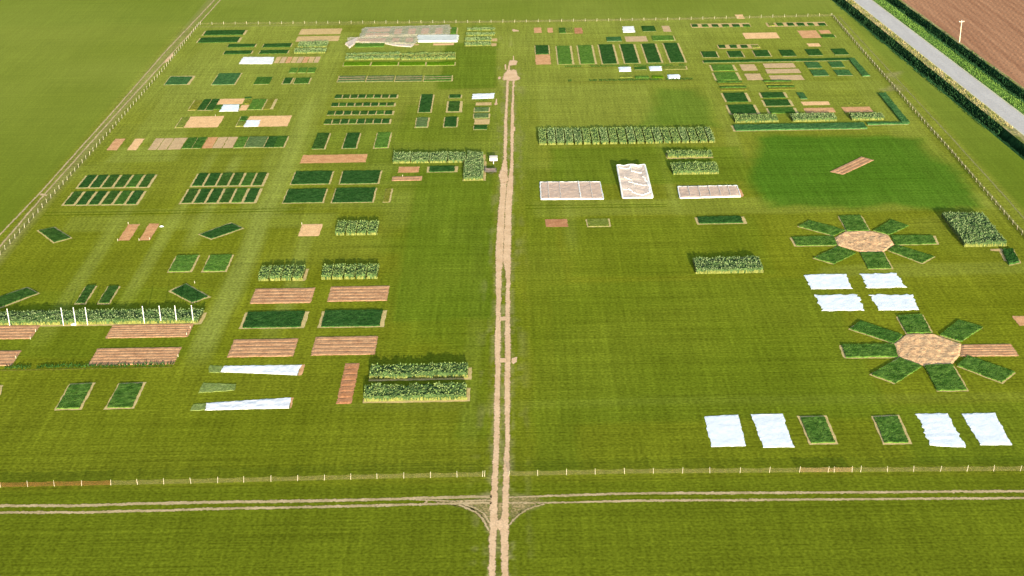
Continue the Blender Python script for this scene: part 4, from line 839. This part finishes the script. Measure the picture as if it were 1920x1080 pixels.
tanplot(z3([(695,385),(867,382),(800,226),(632,229)]), 'star', 'left one of two tan framed dark plots between white sheets', 'framed dark plots in the front row')
tanplot(z3([(1090,385),(1260,382),(1187,221),(1023,228)]), 'star', 'right one of two tan framed dark plots between white sheets', 'framed dark plots in the front row')

# ------------------------------------------------------------------ near left quarter
G = 'framed plots on the left'
tanplot([(99, 457.5), (138.5, 446.5), (104, 424.8), (66, 433)], 'deep', 'diamond shaped dark plot closest to the left fence', G, .22)
tanplot([(395, 451), (460.4, 428.5), (434.8, 416.5), (368, 440.4)], 'dark', 'slanting dark plot beside the mown lane', G, .22)
tanplot([(358.3, 570.6), (398, 557), (350, 530.5), (312.5, 546.7)], 'dark', 'dark diamond plot behind the right end of the pole hedge', G, .24)
tanplot([(0, 579.5), (78, 550), (52, 537.5), (-30, 566)], 'deep', 'slanting dark plot cut by the left picture edge', G, .24)
S(220.8, 242.7, 451.5, 420.8, 'rose', 'left one of two slanting pink beds in open grass', group='bare beds'); S(260.4, 281, 450.8, 419.8, 'rose', 'right one of two slanting pink beds, white scrap at its corner', group='bare beds')
C(316.5, 356.5, 510, 478, 'light', 'left one of two light green plots with tan fronts', 'lrb', group=G, h=.25); C(380.5, 422, 509.4, 477, 'light', 'right one of two light green plots with tan fronts', 'lrb', group=G, h=.25)
S(558.7, 598, 443.5, 420.8, 'peach', 'square tan bed left of four tall crop blocks', group='bare beds')
G = 'tall crop blocks'
for k, (a, b) in enumerate(((627.8, 647), (648.3, 667.2), (668.5, 687.4), (688.6, 707.5))): M(a, b, 442-.25*k, 412.8, 1.1, 'green', ORD[k]+' block from left of four beside the square tan bed', group='rear four tall blocks', dens=15)
for k, (a, b) in enumerate(((483, 503.4), (504.6, 526.4), (527.6, 546.8), (548, 567.6))): M(a, b, 527.5-.3*k, 496.6-.2*k, 1.15, 'green', ORD[k]+' block from left of four with a tan right end', border='r' if k == 3 else None, group='middle four tall blocks', dens=15)
for k, (a, b) in enumerate(((601.8, 621.8), (623, 644), (645, 665), (666, 686.2), (687.4, 707.4))): M(a, b, 524.8-.3*k, 494.4-.2*k, 1.15, 'green', ORD[k]+' block from left in the row of five tall blocks', group='five tall blocks', dens=15)
G = 'ridged pink beds'
S(468, 582.7, 570, 541.5, 'pink', 'ridged pink bed in front of four tall blocks', ridges=5, group=G); S(613, 725.4, 566, 537.7, 'pink', 'ridged pink bed in front of five tall blocks', ridges=5, group=G)
S(425.8, 549.4, 670.4, 636.7, 'pink', 'ridged pink bed behind a long tapering white cover', ridges=5, group=G); S(582.7, 702.5, 667, 632, 'pink', 'ridged pink bed behind the red ladder bed', ridges=5, group=G)
C(454.5, 563, 615.6, 584, 'dark', 'left one of two dark plots between ridged pink beds', 'LRb', h=.28, wide=1.0, group='plots between ridged beds', leaf=10); C(602, 712, 613.8, 581.5, 'dark', 'right one of two dark plots between ridged pink beds', 'LRb', h=.28, wide=1.0, group='plots between ridged beds', leaf=10)
C(142.2, 159, 569, 534.4, 'deep', 'left one of two narrow slanting plots behind the pole hedge', 'Brl', h=.26, group='narrow slanting plots', wide=.8); C(184.9, 204, 569, 535.4, 'deep', 'right one of two narrow slanting plots behind the pole hedge', 'Brl', h=.26, group='narrow slanting plots', wide=.8)
Q = [gp(-70, 611.8), gp(372, 606), gp(381.5, 590), gp(-50, 597)]
Q[2] = np.array([Q[1][0]+.3, Q[1][1]+4.6]); Q[3] = np.array([Q[0][0]+.3, Q[0][1]+4.6])
tall(Q, 1.15, 'blue', 'long hedge of tall crop with white poles at the left edge', None, border='br', dens=15)
G = 'ridged pink beds'
S(-70, 58.3, 637.5, 611.5, 'rose', 'ridged pink bed below the pole hedge cut by the left edge', ridges=5, group=G); S(196.9, 352, 634.6, 609.5, 'rose', 'ridged pink bed right in front of the pole hedge', ridges=6, group=G)
S(-80, 20.8, 688, 659, 'rose', 'lower ridged pink bed cut by the left edge', ridges=5, group=G); S(164.6, 326, 685.8, 653.7, 'rose', 'lower ridged pink bed above the thin plant row', ridges=6, group=G)
row([(-60, 692), (325, 684.6)], 1.3, .35, 'dark', 'long thin row of dark plants in front of ridged beds', gap=.5, group='plant rows')
tanplot([(97.5, 770.8), (153.5, 769.6), (181.5, 717.6), (126.5, 720)], 'star', 'left one of two tan framed upright plots at lower left', 'framed upright plots at lower left')
tanplot([(191.7, 769), (252.3, 767.8), (276, 716.5), (219.5, 718.5)], 'star', 'right one of two tan framed upright plots at lower left', 'framed upright plots at lower left')
tanplot([(-50, 774), (-6, 773), (7.5, 722), (-28, 723)], 'star', 'tan framed plot mostly outside the left edge', 'framed upright plots at lower left')
def z5(pts): return [(340+x/4.8, 570+y/4.8) for x, y in pts]
W(z5([(350,612),(1043,641),(1082,550),(380,558)]), 'long tapering white cover, rear one, wide end to the right', CANVAS, seed=31, wr=.07, ragged=.08, group='tapering white covers')
W(z5([(215,957),(970,937),(985,844),(227,893)]), 'long tapering white cover, front one, wide end to the right', CANVAS, seed=32, wr=.09, ragged=.08, group='tapering white covers')
SQ(z5([(1044,646),(1085,640),(1112,546),(1084,548)]), 'pink', 'pink soil end of the rear tapering white cover'); SQ(z5([(972,938),(996,932),(1006,846),(987,844)]), 'pink', 'pink soil end of the front tapering white cover')
CQ(z5([(245,616),(348,620),(370,560),(255,556)]), 'wedge', 'pale green plot at the left tip of the rear tapering cover', h=.12, group='pale green wedge plots'); CQ(z5([(85,963),(213,957),(222,899),(105,906)]), 'wedge', 'pale green plot at the left tip of the front tapering cover', h=.12, group='pale green wedge plots')
CQ(z5([(155,802),(480,778),(490,726),(195,713)]), 'wedge', 'pale green wedge plot between two tapering white covers', h=.12, group='pale green wedge plots')
lad = S(630.6, 658.7, 757.5, 681.5, 'red', 'red brown ladder like bed of cross ridges left of tall hedges', ridges=7)
M(691.7, 878, 711.9, 682.2, 1.2, 'green', 'rear one of two long tall hedges near the track', border='br', group='two long tall hedges', dens=16)
M(681, 875, 753.5, 720.2, 1.2, 'green', 'front one of two long tall hedges near the track', border='br', group='two long tall hedges', dens=16)

# ------------------------------------------------------------------ poles, trailers, fences, small things
def prism(r0, r1, h, n=8, z0=0.0, c=(0, 0), lean=(0, 0)):
    V = [np.array([c[0]+r0*math.cos(2*math.pi*k/n), c[1]+r0*math.sin(2*math.pi*k/n), z0]) for k in range(n)]+[np.array([c[0]+lean[0]+r1*math.cos(2*math.pi*k/n), c[1]+lean[1]+r1*math.sin(2*math.pi*k/n), z0+h]) for k in range(n)]
    return V, [tuple(range(n))[::-1], tuple(range(n, 2*n))]+[(k, (k+1) % n, n+(k+1) % n, n+k) for k in range(n)]
def box(x0, x1, y0, y1, z0, z1):
    V = [(x, y, z) for z in (z0, z1) for x, y in ((x0, y0), (x1, y0), (x1, y1), (x0, y1))]
    return V, [(3, 2, 1, 0), (4, 5, 6, 7)]+[(k, (k+1) % 4, 4+(k+1) % 4, 4+k) for k in range(4)]
def join(*parts):
    V, F = [], []
    for v, f in parts: F += [tuple(i+len(V) for i in q) for q in f]; V += [tuple(p) for p in v]
    return V, F
def add(name, mat, parent, *parts, bevel=0):
    o = mesh(name, *join(*parts), mat, parent)
    if bevel: b = o.modifiers.new('bevel', 'BEVEL'); b.width = bevel; b.segments = 2
    return o
for k, (bx, by, ty) in enumerate(((18.5, 611, 579.5), (119.2, 610, 577.6), (142.2, 609.4, 577), (164.5, 609.4, 576.8), (271, 606.8, 574.6), (302.2, 606.4, 574), (331.5, 606, 573.6), (362.5, 605.4, 572.8))):
    g = gp(bx, by); H_ = height_at(bx, by, ty)
    r = tag(empty('marker_pole', (g[0], g[1], 0)), ORD[k]+' white pole from the left along the tall hedge front', 'pole', 'white poles along the left hedge')
    add('shaft', WHITE, r, prism(.065, .055, H_, 8)); add('cap', WHITE, r, prism(.07, .03, .08, 8, H_))
def trailers():
    g = gp(925.4, 305); r = tag(empty('box_trailer', (g[0], g[1], 0)), 'white box trailer with drawbar standing beside the dirt track', 'trailer')
    CREAM = two('cream_panel', (.58,.52,.43), (.64,.58,.49), scale=1.5, rough=.8, fine=4, amp=.06)
    add('body', CREAM, r, box(-.95, .95, .0, 1.9, .42, 1.12), bevel=.08); add('roof', CREAM, r, box(-.98, .98, -.03, 1.93, 1.123, 1.18), bevel=.03)
    add('chassis', DARKM, r, box(-.7, .7, .1, 1.8, .30, .417)); add('drawbar', WHITE, r, box(-.07, .07, -.95, .1, .30, .40), prism(.06, .05, .30, 6, 0, (0, -.9)))
    for s in (-1, 1):
        V, F = prism(.30, .30, .2, 14); V = [(s*.95+(p[2]-.1), p[0]+1.0, p[1]+.30) for p in V]; add('wheel', DARKM, r, (V, F))
    g = gp(920, 325.5); r = tag(empty('flat_trailer', (g[0], g[1], 0)), 'open wooden trailer with V drawbar in front of the white trailer', 'trailer')
    add('deck', PLANK, r, *[box(-1.35+.34*k, -1.35+.31+.34*k, 0, 1.5, .55, .62) for k in range(8)])
    add('side_board', DARKM, r, box(-1.42, -1.36, -.02, 1.55, .55, .85), box(1.36, 1.42, -.02, 1.55, .55, .85), box(-1.36, 1.36, 1.5, 1.55, .55, .85), box(-1.36, 1.36, -.05, -.005, .52, .70))
    add('chassis', DARKM, r, box(-1.2, 1.2, .1, 1.4, .42, .545))
    V, F = [], []
    for s in (-1, 1):
        V2 = [(s*1.1, 0, .42), (s*.98, 0, .42), (s*0.01, -1.0, .42), (s*.01, -1.12, .42)]; V3 = V2+[(x, y, .50) for x, y, z in V2]
        F += [tuple(i+len(V) for i in q) for q in ((3, 2, 1, 0), (4, 5, 6, 7), (0, 1, 5, 4), (1, 2, 6, 5), (2, 3, 7, 6), (3, 0, 4, 7))]; V += V3
    add('drawbar', DARKM, r, (V, F))
    for s in (-1, 1):
        V, F = prism(.36, .36, .22, 14); V = [(s*1.25+(p[2]-.11), p[0]+.8, p[1]+.36) for p in V]; add('wheel', DARKM, r, (V, F))
trailers()
def cloth_heap(px, py, w, label, seed):
    g = gp(px, py); rr = np.random.default_rng(seed); n = 7; V = []; F = []
    for i in range(n+1):
        for j in range(n+1):
            u, v = i/n*2-1, j/n*2-1; V.append((u*w*(1+.25*rr.uniform(-1, 1)), v*w*.8*(1+.25*rr.uniform(-1, 1)), max(.02, .5*w*(1-u*u)*(1-v*v)*(1+.5*rr.uniform(-1, 1)))))
    for i in range(n):
        for j in range(n): a = i*(n+1)+j; F.append((a, a+n+1, a+n+2, a+1))
    tag(mesh('cloth_heap', V, F, WHITE, None, (g[0], g[1], .02)), label, 'cloth')
cloth_heap(303, 425, .4, 'small white cloth heap at the corner of a slanting pink bed', 3)
cloth_heap(138.5, 608.5, .5, 'small white bundle at the foot of the third hedge pole', 4)
def pegs(pts, H_=.45):
    for k, (px, py, what) in enumerate(pts):
        g = gp(px, py); r = mesh('marker_peg', *join(prism(.05, .04, H_, 6), prism(.055, .02, .06, 6, H_+.002)), WOOD, None, (g[0], g[1], 0)); tag(r, 'small pale peg at ' + what, 'peg', 'small pale pegs')
pegs([(220.8, 451.8, 'the front left corner of the left slanting pink bed'), (240.6, 420, 'the rear left corner of the left slanting pink bed'), (260.8, 451, 'the front left corner of the right slanting pink bed'), (280.4, 449, 'the front right corner of the right slanting pink bed'),
      (566, 421, 'the rear left corner of the square tan bed'), (57, 636, 'the front right corner of the upper cut ridged bed'), (67, 622, 'the right side of the upper cut ridged bed'), (357, 616, 'the right side of the upper ridged pole bed'), (350, 628, 'the front right corner of the upper ridged pole bed'),
      (334, 669, 'the right end of the lower ridged bed'), (30, 672, 'the right end of the lower cut ridged bed'), (404, 218, 'the rear of the left big tan bed'), (365, 531, 'the rear tip of the dark diamond plot'), (755, 331.5, 'the back of the uneven reddish strip')])
def pole():
    g = gp(1798.9, 79.5); H_ = height_at(1798.9, 79.5, 38.6); r = tag(empty('utility_pole', (g[0], g[1], 0)), 'pale utility pole with crossarm at the ploughed field edge', 'utility pole')
    add('shaft', WOOD, r, prism(.15, .11, H_, 10)); add('crossarm', WOOD, r, box(-.80, .80, -.07, .07, H_-.42, H_-.26), bevel=.02)
    for s in (-.7, 0, .7): add('insulator', WHITE, r, prism(.045, .035, .20, 8, H_-.26 if s else H_, (s, 0)))
pole()
def fence(name, label, P, mat, bays, H_=1.05, net=.9, wires=True, r0=.055, lean=.10):
    """posts at ground points P (parts), fabric between them; bays = material per stretch"""
    P = [np.asarray(p, float) for p in P]; c = sum(P)/len(P); root = tag(empty(name, (c[0], c[1], 0)), label, 'fence', 'fences round the trial field')
    pv = None
    for k, p in enumerate(P):
        h = H_*random.uniform(.93, 1.08); V, F = prism(r0, r0*.85, h, 6, lean=(random.uniform(-lean, lean)+.04, random.uniform(-lean, lean)*.6))
        V2, F2 = prism(r0*.9, r0*.5, .05, 6, h+.001, (0, 0)); o = mesh('post', V, F, mat, root, (p[0]-c[0], p[1]-c[1], 0))
    runs = []
    for k in range(len(P)-1):
        if runs and runs[-1][0] is bays(k): runs[-1][1].append(k)
        else: runs.append((bays(k), [k]))
    for m, ks in runs:
        V, F = [], []
        for k in ks:
            a, b = P[k]-c, P[k+1]-c; n = 6
            for j in range(n+1):
                t = j/n; q = a+(b-a)*t; sag = .14*math.sin(math.pi*t)*random.uniform(.4, 1.1)
                if k == ks[0] or j: 
                    i0 = len(V); V += [(q[0], q[1], .06), (q[0], q[1]+.03, net*.5), (q[0], q[1], net-sag)]
                    if i0: F += [(i0-3, i0, i0+1, i0-2), (i0-2, i0+1, i0+2, i0-1)]
        mesh('netting', V, F, m, root)
    return root
def pts_along(A, n): 
    A = np.array([gp(*a) for a in A]); s = np.r_[0, np.cumsum(np.hypot(*np.diff(A, axis=0).T))]; t = np.linspace(0, s[-1], n); return [np.array([np.interp(q, s, A[:, 0]), np.interp(q, s, A[:, 1])]) for q in t]
FY = lambda x: np.interp(x, [0, 358, 707, 908, 954, 1171, 1500, 1913, 2000], [914, 907, 898, 894, 893, 888.5, 886, 883.4, 882.6])
fl = [-98, -49, 1, 52, 102, 153, 207.6, 258, 307, 358, 408, 457, 508, 558, 608, 657.5, 707, 757, 807, 857, 904.5, 908.5]
fence('net_fence', 'near net fence left of the track, brown netting at its left end', [gp(x, FY(x)) for x in fl], WOOD, lambda k: FNETB if k < 6 else FNET, r0=.028)
fr = [954, 1008, 1062, 1116, 1171, 1225, 1279.5, 1331, 1387.5, 1442.6, 1499, 1552.5, 1564, 1597.5, 1613.6, 1664, 1713, 1763, 1813, 1863, 1913, 1963]
fence('net_fence', 'near net fence right of the track, tan netting towards the right', [gp(x, FY(x)) for x in fr], WOOD, lambda k: FNETT if 10 <= k < 13 else FNET, r0=.028)
WIRE = net_mat('fence_tape', (.12, .11, .05), .75)
fence('post_fence', 'left side fence with pale posts beside a rutted track', pts_along([(-60, 546), (9, 468.5), (203, 252), (311, 126.5), (373, 46.8)], 72), WOOD, lambda k: WIRE, net=.75, lean=.08, r0=.036)
fence('post_fence', 'far fence along the back of the trial field', pts_along([(376, 46.5), (700, 43.8), (960, 42.4), (1286, 37.6), (1558, 30)], 55), WOOD, lambda k: WIRE, net=.8, lean=.05, r0=.035)
fence('post_fence', 'right side fence of pale posts and drooping tape along the grass', pts_along([(1560, 30), (1607, 86), (1680, 169), (1720, 217), (1787, 290), (1840, 353), (1913, 437), (1960, 492)], 72), WOOD, lambda k: FNETT, net=.6, lean=.10, r0=.035, H_=.95)
